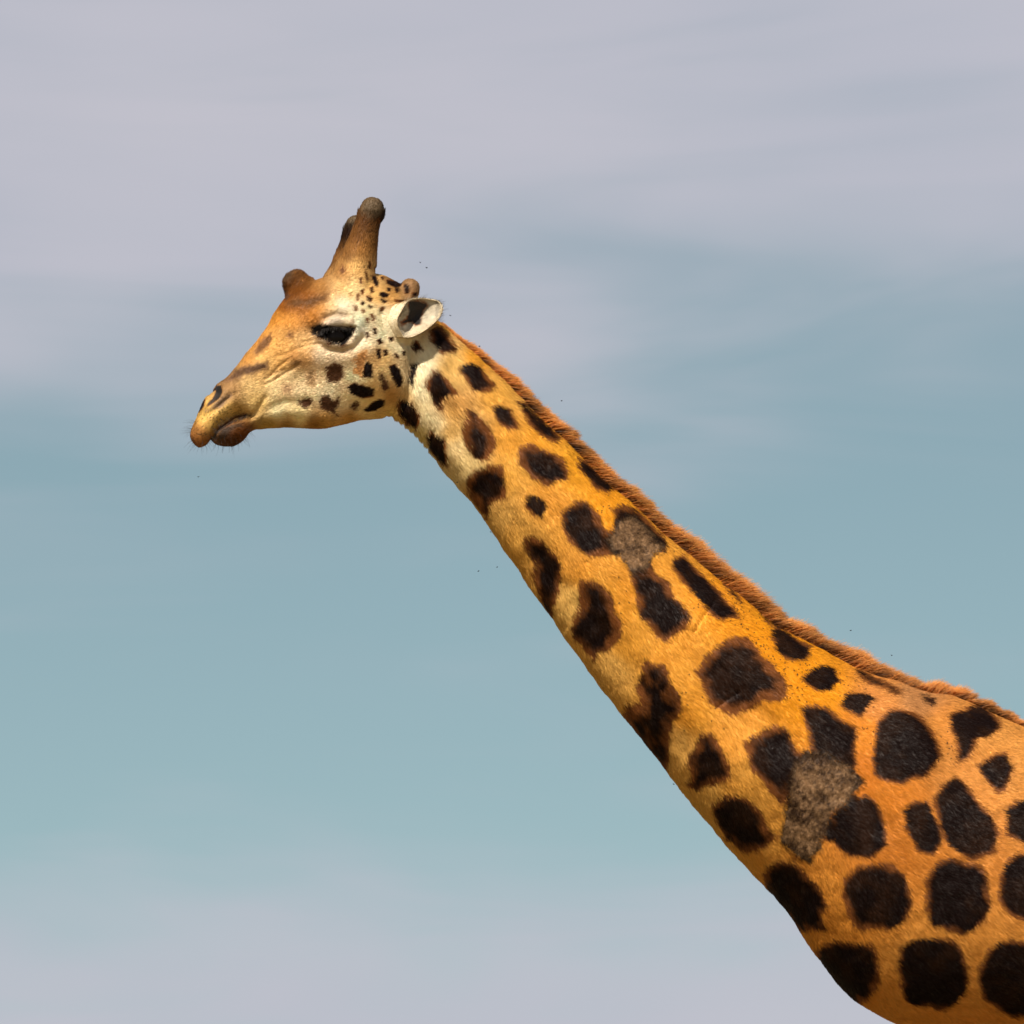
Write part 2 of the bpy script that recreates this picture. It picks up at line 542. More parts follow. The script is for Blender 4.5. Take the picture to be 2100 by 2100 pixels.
# ------------------------------------------------------------------ ears: cupped shells of the same body mesh
def ear_geo(sgn):
    out = catmull(np.vstack([p := Z1((1545, 1043), (1508, 975), (1500, 910), (1530, 850), (1562, 795), (1600, 770), (1670, 764), (1745, 772), (1798, 788), (1820, 838),
                                     (1803, 892), (1752, 950), (1682, 1002), (1605, 1038), (1545, 1043))]), 97)[:96]
    c0 = Z1((1430, 940))[0]
    ang = np.arctan2(out[:, 1] - Z1((1640, 900))[0][1], out[:, 0] - Z1((1640, 900))[0][0])
    vr = -0.148 + 0.035 * np.cos(ang) * 0.35 - 0.012 * np.sin(2 * ang)     # rim height off the midplane
    ci = Z1((1590, 930))[0]
    rows, inn = [], []
    n = 34
    for j in range(n):                           # outside, stalk to rim
        t = j / (n - 1)
        circ = c0 + np.stack([np.cos(ang) * 76 * U1, np.sin(ang) * 108 * U1], 1) * (1 + 0.05 * math.sin(t * 34))
        e = t ** 1.5
        p2 = circ * (1 - e) + out * e
        bul = math.sin(math.pi * t) * 0.02 + 0.0022 * math.sin(t * 34) * smooth(0.75, 0.35, t)
        rows.append((p2, (-0.075) * (1 - t) + vr * t + bul))
        inn.append(0.0)
    for r, dv in ((1.0, -.002), (.985, -.0035), (.965, -.002)):
        rows.append((ci + (out - ci) * r, vr + dv)); inn.append(0.5)
    for r in np.linspace(.94, .06, 16):          # inside bowl
        rows.append((ci + (out - ci) * r, (vr * r + (-0.135) * (1 - r)) + 0.020 * (1 - r ** 2.2))); inn.append(1.0)
    ring = []
    for p2, v in rows:
        q = np.array([headp(p2[i], float(v[i]))[0] for i in range(len(p2))])
        ring.append(q)
    ring = np.array(ring)
    m, k, _ = ring.shape
    # fur folds round the stalk
    P = ring.reshape(-1, 3)
    pix = project(P)
    if sgn > 0:
        P = P - 2 * ((P - HPIV) @ HL)[:, None] * HL
    q = []
    for i in range(m - 1):
        for j in range(k):
            a, b = i * k + j, i * k + (j + 1) % k
            q.append((a, b, b + k, a + k) if sgn < 0 else (b, a, a + k, b + k))
    return P, np.array(q), pix, np.repeat(np.array(inn), k)


parts_V, parts_Q, parts_pix, parts_in = [V], [Q], [SP], [np.full(nv, -1.0)]
off = nv
for s in (-1, 1):
    P, q, pix, inn = ear_geo(s)
    parts_V.append(P); parts_Q.append(q + off); parts_pix.append(pix); parts_in.append(inn)
    off += len(P)
V = np.vstack(parts_V); Q = np.vstack(parts_Q); SP = np.vstack(parts_pix); EARI = np.concatenate(parts_in)
# ear winding: make normals point out of the shell
NV = vnormals(V, Q)
e0 = nv
rim_c = V[nv:nv + 96].mean(0)
if ((V[nv:nv + 96] - rim_c) * NV[nv:nv + 96]).sum(1).mean() < 0:
    Q[nf:] = Q[nf:, ::-1]
    NV = vnormals(V, Q)
nv = len(V)
ISHEAD = np.concatenate([ISHEAD, np.ones(nv - len(ISHEAD), bool)])

# ------------------------------------------------------------------ coat: colours and patches
BLK = (0.0095, 0.0040, 0.0022); DKB = (0.035, 0.013, 0.006); BRN = (0.13, 0.05, 0.018); LBR = (0.36, 0.17, 0.06); ORG = (0.62, 0.27, 0.08); CRM = (.8, .62, .38)
spots = []     # polygon, colour, fringe width px, edge softness px


def sp(fn, pts, col=BLK, fr=7, soft=1.6):
    spots.append((fn(*pts), col, fr, soft))


sp(Z2, [(255,175),(300,140),(335,165),(370,220),(400,260),(445,295),(420,335),(340,325),(295,300),(260,240)])
sp(Z2, [(450,435),(480,405),(545,385),(580,420),(610,455),(640,495),(690,550),(660,575),(600,590),(540,580),(510,530),(490,490),(460,465)])
sp(Z2, [(265,450),(325,440),(360,490),(390,540),(435,600),(370,625),(335,640),(345,720),(300,690),(265,630),(235,560),(240,500)])
sp(Z2, [(500,700),(540,710),(600,770),(650,820),(685,880),(680,960),(640,1020),(590,1050),(540,1010),(490,930),(470,860),(490,790),(510,750)], BLK, 11)
sp(Z2, [(670,690),(720,670),(780,700),(830,780),(835,830),(780,835),(720,790),(680,745)])
sp(Z2, [(825,650),(880,660),(950,730),(1040,810),(1110,890),(1080,915),(980,870),(900,800),(860,720)], BLK, 6)
sp(Z2, [(850,940),(930,935),(1010,970),(1080,1000),(1140,1050),(1165,1110),(1160,1175),(1100,1180),(1040,1210),(960,1170),(890,1110),(850,1060),(840,1000)], BLK, 11)
sp(Z2, [(1230,1020),(1280,1040),(1340,1090),(1400,1160),(1465,1225),(1410,1250),(1340,1215),(1280,1140),(1235,1075)])
sp(Z2, [(540,1110),(640,1060),(735,1075),(755,1150),(755,1280),(690,1300),(650,1350),(630,1410),(590,1350),(540,1300),(495,1230),(510,1160)], BLK, 12)
sp(Z2, [(900,1270),(950,1262),(985,1290),(1025,1310),(1020,1390),(1000,1430),(960,1410),(920,1370),(890,1330)], BLK, 4)
sp(Z2, [(232,880),(265,845),(310,880),(355,890),(355,970),(372,1070),(315,1040),(255,960)], BLK, 4)
sp(Z2, [(60,640),(110,640),(165,690),(185,740),(185,800),(160,830),(100,795),(45,720)], BLK, 4)
sp(Z2, [(130,415),(185,405),(165,480),(150,550),(120,530),(120,470)], BLK, 4)
sp(Z2, [(170,240),(205,295),(160,320),(130,290),(150,250)], BLK, 4)
sp(Z2, [(1125,1390),(1190,1330),(1250,1300),(1310,1320),(1370,1400),(1400,1470),(1440,1540),(1450,1630),(1400,1670),(1320,1670),(1240,1630),(1180,1570),(1130,1490)], BLK, 13)
sp(Z2, [(1455,1360),(1530,1335),(1600,1350),(1660,1420),(1720,1480),(1795,1560),(1800,1610),(1700,1600),(1500,1450)], BLK, 14)
sp(lambda *p: np.vstack([Z2(*p), Z3((145,300),(120,350),(100,440),(60,420),(20,340))]),
   [(940,1800),(935,1780),(950,1740),(920,1680),(880,1610),(880,1550),(940,1525),(990,1560),(1030,1610),(1080,1650),(1125,1730),(1130,1800),(1115,1860)], BLK, 12)
sp(Z3, [(290,215),(370,225),(440,260),(490,330),(510,420),(550,500),(550,610),(500,640),(470,690),(400,710),(380,750),(330,700),(300,650),(240,600),(225,530),(250,450),(280,370),(280,290)], BLK, 17)
sp(Z3, [(615,190),(680,150),(740,150),(800,200),(860,230),(900,310),(940,370),(1000,430),(1015,470),(960,550),(900,590),(840,630),(790,590),(740,530),(690,470),(660,400),(650,300)], BLK, 14)
sp(Z3, [(900,90),(950,50),(1000,100),(1040,150),(1100,200),(1160,260),(1220,330),(1260,380),(1310,430),(1310,470),(1230,480),(1160,460),(1110,410),(1060,350),(1000,280),(950,220),(890,150)], BLK, 6)
sp(Z3, [(1460,440),(1550,490),(1620,540),(1700,600),(1760,640),(1800,660),(1790,710),(1750,750),(1680,750),(1610,720),(1570,670),(1530,590),(1545,530),(1490,490)], BLK, 6)
sp(Z3, [(1030,820),(1090,770),(1120,720),(1180,660),(1240,610),(1310,590),(1390,590),(1420,650),(1480,720),(1540,770),(1580,830),(1620,870),(1650,930),(1640,990),(1580,1020),(1500,1010),(1430,1050),(1360,1080),(1280,1110),(1200,1070),(1140,1030),(1100,960),(1070,880)], BLK, 18)
sp(Z3, [(710,740),(770,770),(850,780),(860,860),(900,930),(950,1000),(950,1080),(900,1160),(880,1250),(870,1300),(860,1490),(780,1400),(700,1310),(620,1190),(570,1090),(600,1040),(680,1030),(650,930),(700,830)], BLK, 20)
sp(Z3, [(1080,1220),(1150,1230),(1200,1300),(1240,1370),(1280,1450),(1280,1520),(1220,1550),(1150,1570),(1050,1600),(985,1560),(1020,1500),(990,1430),(1000,1370),(1050,1320)], BLK, 12)
sp(Z3, [(1370,1290),(1450,1240),(1510,1200),(1580,1185),(1640,1190),(1680,1270),(1715,1370),(1700,1450),(1680,1550),(1650,1640),(1600,1700),(1540,1620),(1480,1540),(1430,1480),(1390,1390)], BLK, 13)
sp(Z3, [(1150,1710),(1230,1650),(1320,1640),(1400,1670),(1480,1740),(1510,1830),(1560,1900),(1520,1990),(1380,2010),(1250,1930),(1190,1820)], BLK, 13)
sp(Z4, [(580,840),(660,770),(740,745),(800,780),(825,850),(780,910),(700,920),(640,890)], BLK, 4)
sp(Z4, [(940,780),(1000,800),(1070,840),(1160,880),(1240,930),(1200,945),(1120,910),(1040,890),(980,850)], BLK, 6)
sp(Z4, [(870,940),(960,930),(1020,940),(1070,975),(1030,1010),(1000,1060),(970,1085),(900,1050),(845,1010)], BLK, 4)
sp(Z4, [(590,1030),(680,1015),(750,1030),(800,1080),(870,1120),(945,1160),(940,1260),(945,1400),(900,1410),(840,1380),(780,1330),(700,1310),(640,1270),(620,1180),(600,1100)], BLK, 7)
sp(Z4, [(1090,1120),(1150,1060),(1220,1045),(1310,1060),(1380,1110),(1440,1180),(1480,1260),(1500,1360),(1440,1430),(1390,1490),(1310,1500),(1250,1535),(1130,1510),(1070,1470),(1060,1370),(1070,1250)], BLK, 6)
sp(Z4, [(1555,1080),(1660,1040),(1690,1010),(1780,1030),(1863,1090),(1900,1150),(1840,1210),(1740,1240),(1710,1310),(1680,1370),(1600,1405),(1610,1310),(1600,1230),(1560,1180)], BLK, 6)
sp(Z4, [(1740,1410),(1800,1370),(1863,1340),(1930,1330),(1980,1450),(1930,1580),(1863,1590),(1800,1500)], BLK, 6)
sp(Z4, [(1450,1620),(1500,1560),(1600,1480),(1660,1530),(1720,1600),(1780,1700),(1840,1750),(1890,1850),(1850,1990),(1700,2040),(1560,1950),(1510,1850),(1480,1740)], BLK, 7)
sp(Z4, [(1260,1700),(1340,1650),(1420,1650),(1450,1720),(1500,1830),(1510,1920),(1450,2000),(1350,1970),(1270,1830)], BLK, 6)
sp(Z4, [(780,1800),(860,1720),(940,1640),(1010,1600),(1070,1640),(1110,1730),(1150,1840),(1140,1940),(1040,2020),(880,1990),(760,1870)], BLK, 6)
sp(Z4, [(60,210),(120,250),(190,330),(180,345),(110,280)], BLK, 3)
sp(Z4, [(1360,950),(1420,960),(1470,1000),(1450,1025),(1400,990)], DKB, 3)
# the chest below and the shoulder, in the same rhythm
sp(PX, [(1548,1782),(1580,1752),(1622,1768),(1640,1800),(1688,1842),(1672,1878),(1706,1918),(1662,1902),(1630,1888),(1590,1846)], BLK, 13)
sp(PX, [(1722,1812),(1748,1772),(1790,1788),(1822,1768),(1858,1800),(1846,1838),(1872,1862),(1838,1906),(1790,1886),(1752,1912),(1738,1868)], BLK, 11)
sp(PX, [(1650,1948),(1700,1926),(1752,1952),(1796,1934),(1782,1982),(1806,2022),(1762,2066),(1722,2028),(1684,2012)], BLK, 11)
sp(PX, [(1896,1792),(1938,1752),(1972,1778),(2024,1772),(2006,1826),(2028,1872),(1982,1922),(1944,1894),(1902,1902),(1912,1846)], BLK, 9)
sp(PX, [(1834,1952),(1872,1920),(1922,1938),(1968,1926),(1962,1980),(1992,2030),(1940,2078),(1902,2044),(1852,2062),(1860,2004)], BLK, 9)
sp(PX, [(2052,1772),(2096,1742),(2146,1766),(2176,1812),(2140,1846),(2148,1892),(2082,1884),(2046,1846)], BLK, 8)
sp(PX, [(2004,1962),(2062,1926),(2102,1950),(2158,1944),(2140,2000),(2160,2062),(2082,2096),(2048,2052),(2010,2042)], BLK, 8)
sp(PX, [(2056,1662),(2104,1632),(2150,1660),(2146,1706),(2102,1732),(2064,1712)], BLK, 8)
for i_, (p_, c_, f_, s_) in enumerate(spots):     # soften the outlines of the chest patches
    if p_[:, 1].mean() > 1790 and p_[:, 0].mean() > 1560:
        m_ = p_.mean(0); rr = np.hypot(*(p_ - m_).T)
        p_ = m_ + (p_ - m_) * (0.42 + 0.58 * rr.mean() / rr)[:, None]
        q_ = np.empty((2 * len(p_), 2)); nx = np.roll(p_, -1, 0)
        q_[0::2] = p_ * .75 + nx * .25; q_[1::2] = p_ * .25 + nx * .75
        spots[i_] = (m_ + (q_ - m_) * 1.06, c_, f_, s_)
# head
for pts in ([(1435,1250),(1475,1235),(1510,1275),(1530,1340),(1520,1390),(1495,1400),(1465,1340),(1445,1295)], [(1270,1215),(1315,1240),(1320,1330),(1250,1325),(1258,1260)],
            [(1140,1390),(1190,1365),(1270,1390),(1330,1410),(1325,1460),(1250,1475),(1160,1440)], [(1255,1560),(1320,1500),(1370,1480),(1405,1490),(1390,1530),(1340,1560),(1290,1568)],
            [(1525,1140),(1550,1145),(1550,1178),(1530,1170)], [(1475,1155),(1495,1165),(1506,1197),(1485,1190)], [(1345,1130),(1370,1125),(1385,1180),(1365,1200),(1345,1170)],
            [(1395,1135),(1420,1130),(1425,1165),(1405,1180)], [(1350,1065),(1375,1050),(1395,1080),(1365,1095)], [(1435,1045),(1465,1045),(1470,1065),(1445,1075)],
            [(1270,1010),(1290,1005),(1300,1035),(1280,1050)], [(1320,980),(1340,975),(1350,1015),(1330,1025)], [(1275,740),(1320,770),(1310,795),(1280,780)],
            [(1365,772),(1430,785),(1400,803)], [(1310,605),(1345,615),(1365,660),(1350,690),(1325,660)], [(1262,560),(1278,590),(1293,640),(1277,640)], [(1285,515),(1305,530),(1307,562),(1290,555)],
            [(1335,545),(1355,555),(1362,592),(1345,585)], [(1372,610),(1400,618),(1397,642),(1380,635)], [(1365,735),(1400,720),(1435,740),(1420,762),(1375,757)],
            [(1415,635),(1480,645),(1530,640),(1530,672),(1490,690),(1450,680),(1415,662)], [(1540,680),(1560,665),(1580,690),(1575,730),(1550,735)], [(1600,730),(1630,725),(1635,760),(1605,757)],
            [(1478,695),(1507,700),(1500,727),(1480,722)], [(1475,778),(1550,778),(1540,797),(1480,792)], [(1420,690),(1450,695),(1445,722),(1420,712)], [(1238,708),(1260,703),(1257,747),(1240,737)],
            [(1298,690),(1320,685),(1330,725),(1305,732)], [(1243,785),(1266,800),(1256,822),(1240,812)], [(1283,813),(1317,825),(1310,841),(1288,833)]):
    sp(Z1, pts, BLK, 1.5, 1.1)
for pts in ([(985,1250),(1050,1225),(1115,1245),(1120,1320),(1070,1370),(1000,1360),(990,1300)], [(1365,1290),(1395,1290),(1420,1350),(1425,1400),(1400,1420),(1370,1370),(1355,1330)],
            [(955,1460),(1000,1445),(1020,1470),(1045,1500),(1070,1465),(1095,1450),(1090,1510),(1060,1560),(1078,1592),(1020,1575),(960,1550),(945,1500)],
            [(790,1490),(840,1465),(885,1480),(888,1530),(850,1555),(775,1530)], [(1160,1500),(1200,1490),(1225,1520),(1200,1560),(1150,1557)]):
    sp(Z1, pts, (0.085, 0.033, 0.013), 4, 2)
for pts in ([(1300,880),(1320,875),(1340,915),(1320,927)], [(1268,908),(1290,908),(1292,942),(1275,937)], [(1365,833),(1402,828),(1402,850),(1370,867)], [(1240,843),(1266,850),(1260,872),(1245,870)],
            [(1205,733),(1226,733),(1220,782),(1205,777)], [(1225,625),(1247,620),(1247,662),(1230,662)], [(1085,560),(1115,550),(1127,577),(1100,592)], [(1185,825),(1205,820),(1212,857),(1192,857)]):
    sp(Z1, pts, (0.16, 0.065, 0.025), 1.5, 1.2)
sp(Z1, [(1145,720),(1175,720),(1180,750),(1155,772)], (.42, .23, .09), 2, 2)
sp(Z1, [(1175,1200),(1230,1145),(1275,1140),(1280,1215),(1258,1260),(1247,1320),(1190,1295),(1200,1250),(1185,1215)], (.58, .27, .09), 3, 2)
for pts, c, s in (([(475,1165),(520,1080),(600,1015),(610,1060),(570,1120),(510,1165)], (.2, .09, .035), 6), ([(265,1365),(350,1285),(450,1240),(580,1215),(580,1260),(500,1300),(420,1315),(330,1345)], (.12, .06, .03), 6),
                  ([(705,1040),(730,1005),(765,1015),(750,1050)], (.22, .10, .035), 3), ([(735,1225),(790,1195),(820,1215),(770,1260)], (.3, .15, .06), 6), ([(860,1270),(920,1260),(910,1390),(840,1390)], (.5, .30, .14), 5),
                  ([(680,1380),(760,1390),(750,1440),(690,1440)], (.5, .30, .15), 6), ([(670,745),(705,720),(735,760),(715,790),(672,785)], (.06, .028, .014), 6), ([(690,630),(715,590),(760,575),(740,630),(700,680)], (.11, .06, .03), 6),
                  ([(690,800),(760,775),(850,770),(960,745),(1005,740),(985,790),(880,825),(780,830),(710,835)], (.14, .06, .02), 9)):
    sp(Z1, pts, c, 2, s)
# dark skin round the eye; nostril and mouth shade put into colour; horn tips
sp(Z1, [(878,1000),(895,960),(940,935),(1000,950),(1040,960),(1110,955),(1180,960),(1205,975),(1182,1054),(1110,1106),(1028,1102),(975,1060),(930,1046),(885,1030)], (.009, .006, .005), 2, 3)
sp(Z1, [(1180,905),(1200,920),(1195,950),(1170,930)], (.25, .15, .09), 2, 5)
sp(Z1, [(1050,890),(1100,878),(1150,900),(1100,905)], (.3, .2, .13), 2, 6)
sp(Z1, [(205, 1386), (252, 1380), (260, 1430), (236, 1474), (192, 1510), (150, 1535), (160, 1508), (196, 1474), (216, 1432)], (.010, .007, .005), 1, 1.3)  # near nostril opening, its inner shade painted dark
sp(Z1, [(92, 1575), (106, 1525), (138, 1484), (132, 1530), (112, 1562)], (.012, .008, .006), 1, 1.3)  # far nostril, the shade of the opening painted on
sp(Z1, [(200, 1745), (250, 1690), (340, 1650), (425, 1638), (405, 1680), (330, 1695), (300, 1745), (240, 1775)], (.035, .017, .008), 3, 8)  # shadow of the upper lip painted on the lower lip
sp(Z1, [(140,1560),(200,1520),(260,1470),(330,1440),(320,1470),(250,1530),(170,1570)], (.17, .10, .055), 3, 5)
sp(Z1, [(160,1775),(195,1715),(260,1655),(340,1615),(420,1585),(462,1590),(440,1625),(340,1660),(260,1700),(215,1765),(185,1775)], (.02, .01, .006), 3, 4)  # shaded gap between the lips, painted dark
sp(Z1, [(1240,85),(1250,160),(1300,190),(1380,225),(1420,130),(1400,70),(1330,40),(1270,60)], (.10, .065, .035), 4, 12)
sp(Z1, [(1345,170),(1420,130),(1410,200),(1375,260),(1350,240)], (.02, .012, .008), 4, 5)  # shaded right edge of the horn, put into the colour

ctrl = []
def cp(fn, *rows):
    for x, y, c in rows:
        ctrl.append((fn((x, y))[0], c))
cp(Z1, (80,1720,(178,126,70)),(150,1620,(208,168,96)),(300,1560,(220,182,112)),(105,1790,(150,92,45)),(60,1760,(150,92,45)),(220,1600,(208,168,96)),
   (300,1730,(95,50,22)),(400,1710,(140,80,36)),(300,1790,(100,58,30)),(280,1450,(150,115,75)),(340,1400,(180,140,92)),(120,1560,(190,150,80)),  # brown lower lip, colour darkened for the shade under the upper lip
   (300,1340,(135,98,60)),(430,1180,(205,150,85)),(520,1060,(215,150,75)),(620,920,(215,145,65)),(560,1200,(230,186,118)),(450,1400,(228,192,132)),(500,1500,(225,188,122)),
   (700,820,(160,92,36)),(780,790,(140,80,30)),(900,770,(150,92,38)),(780,700,(126,77,36)),(760,600,(112,76,43)),(700,690,(104,63,32)),(830,650,(130,84,42)),(850,800,(172,102,36)),(950,700,(178,128,72)),(900,900,(200,130,55)),(750,930,(215,150,75)),(650,1030,(222,168,98)),
   (830,1080,(228,184,124)),(700,1120,(222,172,104)),(850,1200,(205,155,95)),(760,1180,(195,140,80)),(680,1240,(220,170,100)),
   (950,1180,(236,212,178)),(1000,1420,(242,218,180)),(800,1420,(238,210,165)),(650,1430,(232,202,152)),(900,1330,(236,208,165)),(760,1320,(235,205,155)),(700,1320,(232,200,150)),
   (650,1590,(242,224,175)),(800,1590,(240,216,160)),(1000,1640,(205,155,85)),(600,1665,(190,150,75)),(900,1665,(175,120,55)),(700,1665,(180,130,62)),(1150,1620,(205,150,75)),  # ochre points hold the jaw underside's shade and bounced light as colour
   (1200,1300,(242,218,175)),(1400,1300,(238,200,140)),(1320,1200,(225,180,120)),(1350,1450,(236,198,135)),(1100,1520,(238,210,162)),(1250,1530,(236,204,146)),(1450,1450,(210,155,85)),(1400,1200,(232,190,125)),  # darker point at the jaw's rear: shade put into the coat colour
   (1100,830,(242,224,196)),(1210,1000,(242,228,200)),(1100,1110,(214,190,158)),(1010,1090,(214,190,158)),(1180,1090,(220,198,168)),(1250,1100,(242,224,190)),(1030,830,(226,192,138)),(960,840,(205,145,75)),(1050,940,(200,190,175)),
   (1200,900,(246,228,192)),(1300,850,(242,218,170)),(1200,700,(242,212,158)),(1100,680,(226,186,126)),(1400,900,(246,228,194)),(1350,760,(226,182,112)),(1300,650,(226,178,108)),(1450,740,(216,162,92)),(1600,690,(172,132,92)),(1560,640,(152,118,84)),
   (1200,560,(222,178,114)),(1250,450,(172,122,68)),(1220,350,(130,88,50)),(1270,250,(118,78,45)),(1330,180,(80,52,32)),(1320,70,(105,84,55)),(1100,600,(170,122,70)),(1300,400,(150,104,58)),(1150,480,(140,96,54)),
   (1430,980,(246,228,194)),(1500,1100,(246,228,190)),(1560,1250,(238,208,160)),(1700,1100,(246,228,190)),(1680,1250,(248,230,190)),(1640,1400,(246,228,184)),(1750,1650,(246,222,174)),(1650,1720,(226,198,130)),(1450,1590,(226,188,115)),(1560,1450,(225,188,130)),
   (1850,1300,(236,188,114)),(1880,1560,(226,172,98)),(1480,620,(120,85,50)))
cp(Z2, (330,140,(236,166,72)),(550,360,(240,166,66)),(420,400,(242,192,114)),(700,620,(241,176,86)),(430,680,(218,158,88)),(250,780,(246,222,174)),(420,960,(246,212,154)),(500,1080,(241,207,144)),(400,850,(236,187,113)),(780,900,(241,171,76)),
   (1000,900,(241,166,66)),(1200,1100,(241,166,60)),(1400,1350,(241,160,55)),(1060,1300,(236,162,72)),(700,1450,(231,177,98)),(820,1560,(231,172,88)),(600,1350,(224,170,95)),(1250,1750,(241,166,72)),(760,1130,(236,172,82)))
cp(Z3, (200,350,(232,182,104)),(250,110,(241,171,82)),(550,350,(236,161,66)),(600,650,(236,166,72)),(480,800,(228,173,94)),(900,700,(241,166,72)),(900,1300,(228,172,94)),(1000,1100,(236,161,66)),(1300,1200,(241,166,76)),(1300,400,(241,156,55)),(1500,600,(241,156,50)),
   (1350,1600,(228,163,78)),(1100,1650,(224,168,88)),(1700,900,(241,156,50)))
cp(Z4, (1000,1200,(228,143,58)),(1100,1000,(218,143,78)),(1350,950,(198,138,88)),(1000,1450,(214,128,52)),(1200,1600,(228,143,62)),(1600,1450,(228,153,82)),(1780,1300,(223,153,82)),(1500,1200,(218,143,72)),(700,950,(241,156,50)),(1180,1850,(208,128,56)))
cp(PX, (1700,1900,(218,143,64)),(1900,2000,(218,148,72)),(2400,1900,(222,152,76)),(3000,2000,(222,152,80)))
CP = np.array([c[0] for c in ctrl]); CC = np.array([lin(c[1]) for c in ctrl])
ALB = 0.92


def base_colour(P2):
    out = np.zeros((len(P2), 3))
    for a in range(0, len(P2), 60000):
        q = P2[a:a + 60000]
        d2 = (q[:, None, 0] - CP[None, :, 0]) ** 2 + (q[:, None, 1] - CP[None, :, 1]) ** 2
        w = 1 / (d2 + 260) ** 2
        out[a:a + 60000] = (w @ CC) / w.sum(1)[:, None]
    lum = out @ np.array((.3, .6, .1))
    hd = np.interp(P2[:, 0], [780, 900], [1, 0])
    return np.minimum(out * (hd * np.interp(lum, [.08, .30, .6], [.60, .86, 1.10]) + (1 - hd) * 0.86)[:, None], 0.95) * (1 - hd[:, None] * np.array((0, .045, .07)))


CC[:] = np.maximum(CC + (CC - CC.mean(1, keepdims=True)) * 0.05, 0.01)
INF = (SP[:, 0] < 2330) & (V[:, 2] > 1.9)
BASE = np.tile(lin((222, 152, 76)) * ALB, (nv, 1))
BASE[INF] = base_colour(SP[INF])
SDF = np.full(nv, 0.08); SCOL = np.tile(np.array(BLK), (nv, 1)); SFR = np.full(nv, 6.0); SSO = np.full(nv, 1.6)
notear = np.where(EARI < 0)[0]
SPn = SP[notear]
best = np.full(len(notear), 60.0)
for poly, col, fr, soft in spots:
    i = box(SPn, poly, 30)
    d = psdf(SPn[i], poly)
    k = d < best[i]
    j = i[k]
    best[j] = d[k]
    SCOL[notear[j]] = col; SFR[notear[j]] = fr; SSO[notear[j]] = soft
SDF[notear] = best * MPP
# the rest of the body: patchwork grown from seeds
outm = ((SP[:, 0] > 2075) | (SP[:, 1] > 1780)) & (EARI < 0)
oi = np.where(outm)[0]
cent = np.array([np.append(neckp(p.mean(0))[0][[0, 2]], 0) for p, *_ in spots if p[:, 0].mean() > 1300])
cand = oi[rng.permutation(len(oi))[:4000]]
seeds = []
for c in cand:
    p = V[c]
    if any(np.hypot(p[0] - q[0], p[2] - q[1]) < 0.12 for q in cent):
        continue
    if all(np.linalg.norm(p - s) > (0.15 if p[2] > 1.4 else 0.11) for s in seeds):
        seeds.append(p)
seeds = np.array(seeds)
d1 = np.empty(len(oi)); d2 = d1.copy()
for a0 in range(0, len(oi), 50000):
    Pq = V[oi[a0:a0 + 50000]].astype(np.float32); Sq = seeds.astype(np.float32)
    dd = np.maximum((Pq ** 2).sum(1)[:, None] - 2 * Pq @ Sq.T + (Sq ** 2).sum(1)[None], 0)
    dd.partition(1, axis=1)
    d1[a0:a0 + 50000] = np.sqrt(dd[:, 0]); d2[a0:a0 + 50000] = np.sqrt(dd[:, 1])
gap = 0.012 + 0.06 * smooth(1.0, 0.3, V[oi, 2])
gen = np.maximum(-(d2 - d1) / 2 + gap, d1 - 0.13)
dc = np.full(len(oi), 9.0)
for q in cent:
    dc = np.minimum(dc, np.hypot(V[oi, 0] - q[0], V[oi, 2] - q[1]))
gen = np.where(dc < 0.1, 0.03 + 0.1 - dc + np.maximum(gen, 0), np.where(dc < 0.12, np.maximum(gen, (0.12 - dc) * 1.5), gen))
gen = np.maximum(gen, smooth(0.5, 0.3, V[oi, 2]) * 0.1)
gen = np.where((SP[oi, 0] < 2200) & (SP[oi, 1] < 2120), 0.06, gen)
k = gen < SDF[oi]
SDF[oi[k]] = gen[k]; SCOL[oi[k]] = BLK; SFR[oi[k]] = 7; SSO[oi[k]] = 2
lowleg = smooth(1.3, 0.7, V[:, 2])[:, None]
BASE = BASE * (1 - lowleg) + np.array((.7, .55, .38)) * lowleg
# pores of the muzzle
mz = np.where((EARI < 0) & inside(SP, Z1((60, 1620), (130, 1530), (200, 1560), (330, 1480), (420, 1560), (330, 1620), (180, 1720), (90, 1760))))[0]
mz = mz[rng.random(len(mz)) < 0.11]
BASE[mz] *= 0.22
# the far horn is blacker than the near one
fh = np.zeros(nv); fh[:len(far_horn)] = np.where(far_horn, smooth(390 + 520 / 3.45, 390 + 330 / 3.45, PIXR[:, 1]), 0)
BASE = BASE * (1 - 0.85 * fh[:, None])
# scabs
SCB = np.minimum(psdf(SP, SCAB1), psdf(SP, SCAB2)) * MPP
SCB[EARI >= 0] = 1
SDF = np.where((SCB > -0.02) & (SCB < 0.03), SDF - 0.015 * np.exp(-(np.maximum(SCB, 0) / 0.012) ** 2), SDF)
# ears
er = np.where(EARI >= 0)[0]
BASE[er] = lin((232, 212, 178)) * 0.86
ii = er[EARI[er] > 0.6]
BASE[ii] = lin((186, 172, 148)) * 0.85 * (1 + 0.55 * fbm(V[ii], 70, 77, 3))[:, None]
earblk = [Z1((1580, 785), (1640, 778), (1705, 795), (1722, 815), (1690, 850), (1672, 890), (1665, 950), (1630, 965), (1600, 935), (1530, 952), (1515, 935), (1565, 905), (1578, 860))]
d = np.min([psdf(SP[ii], p) for p in earblk], 0)
SDF[ii] = d * MPP; SCOL[ii] = (.012, .010, .009); SFR[ii] = 2; SSO[ii] = 3
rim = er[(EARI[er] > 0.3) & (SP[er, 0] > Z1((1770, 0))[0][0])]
BASE[rim] = BASE[rim] * 0.6


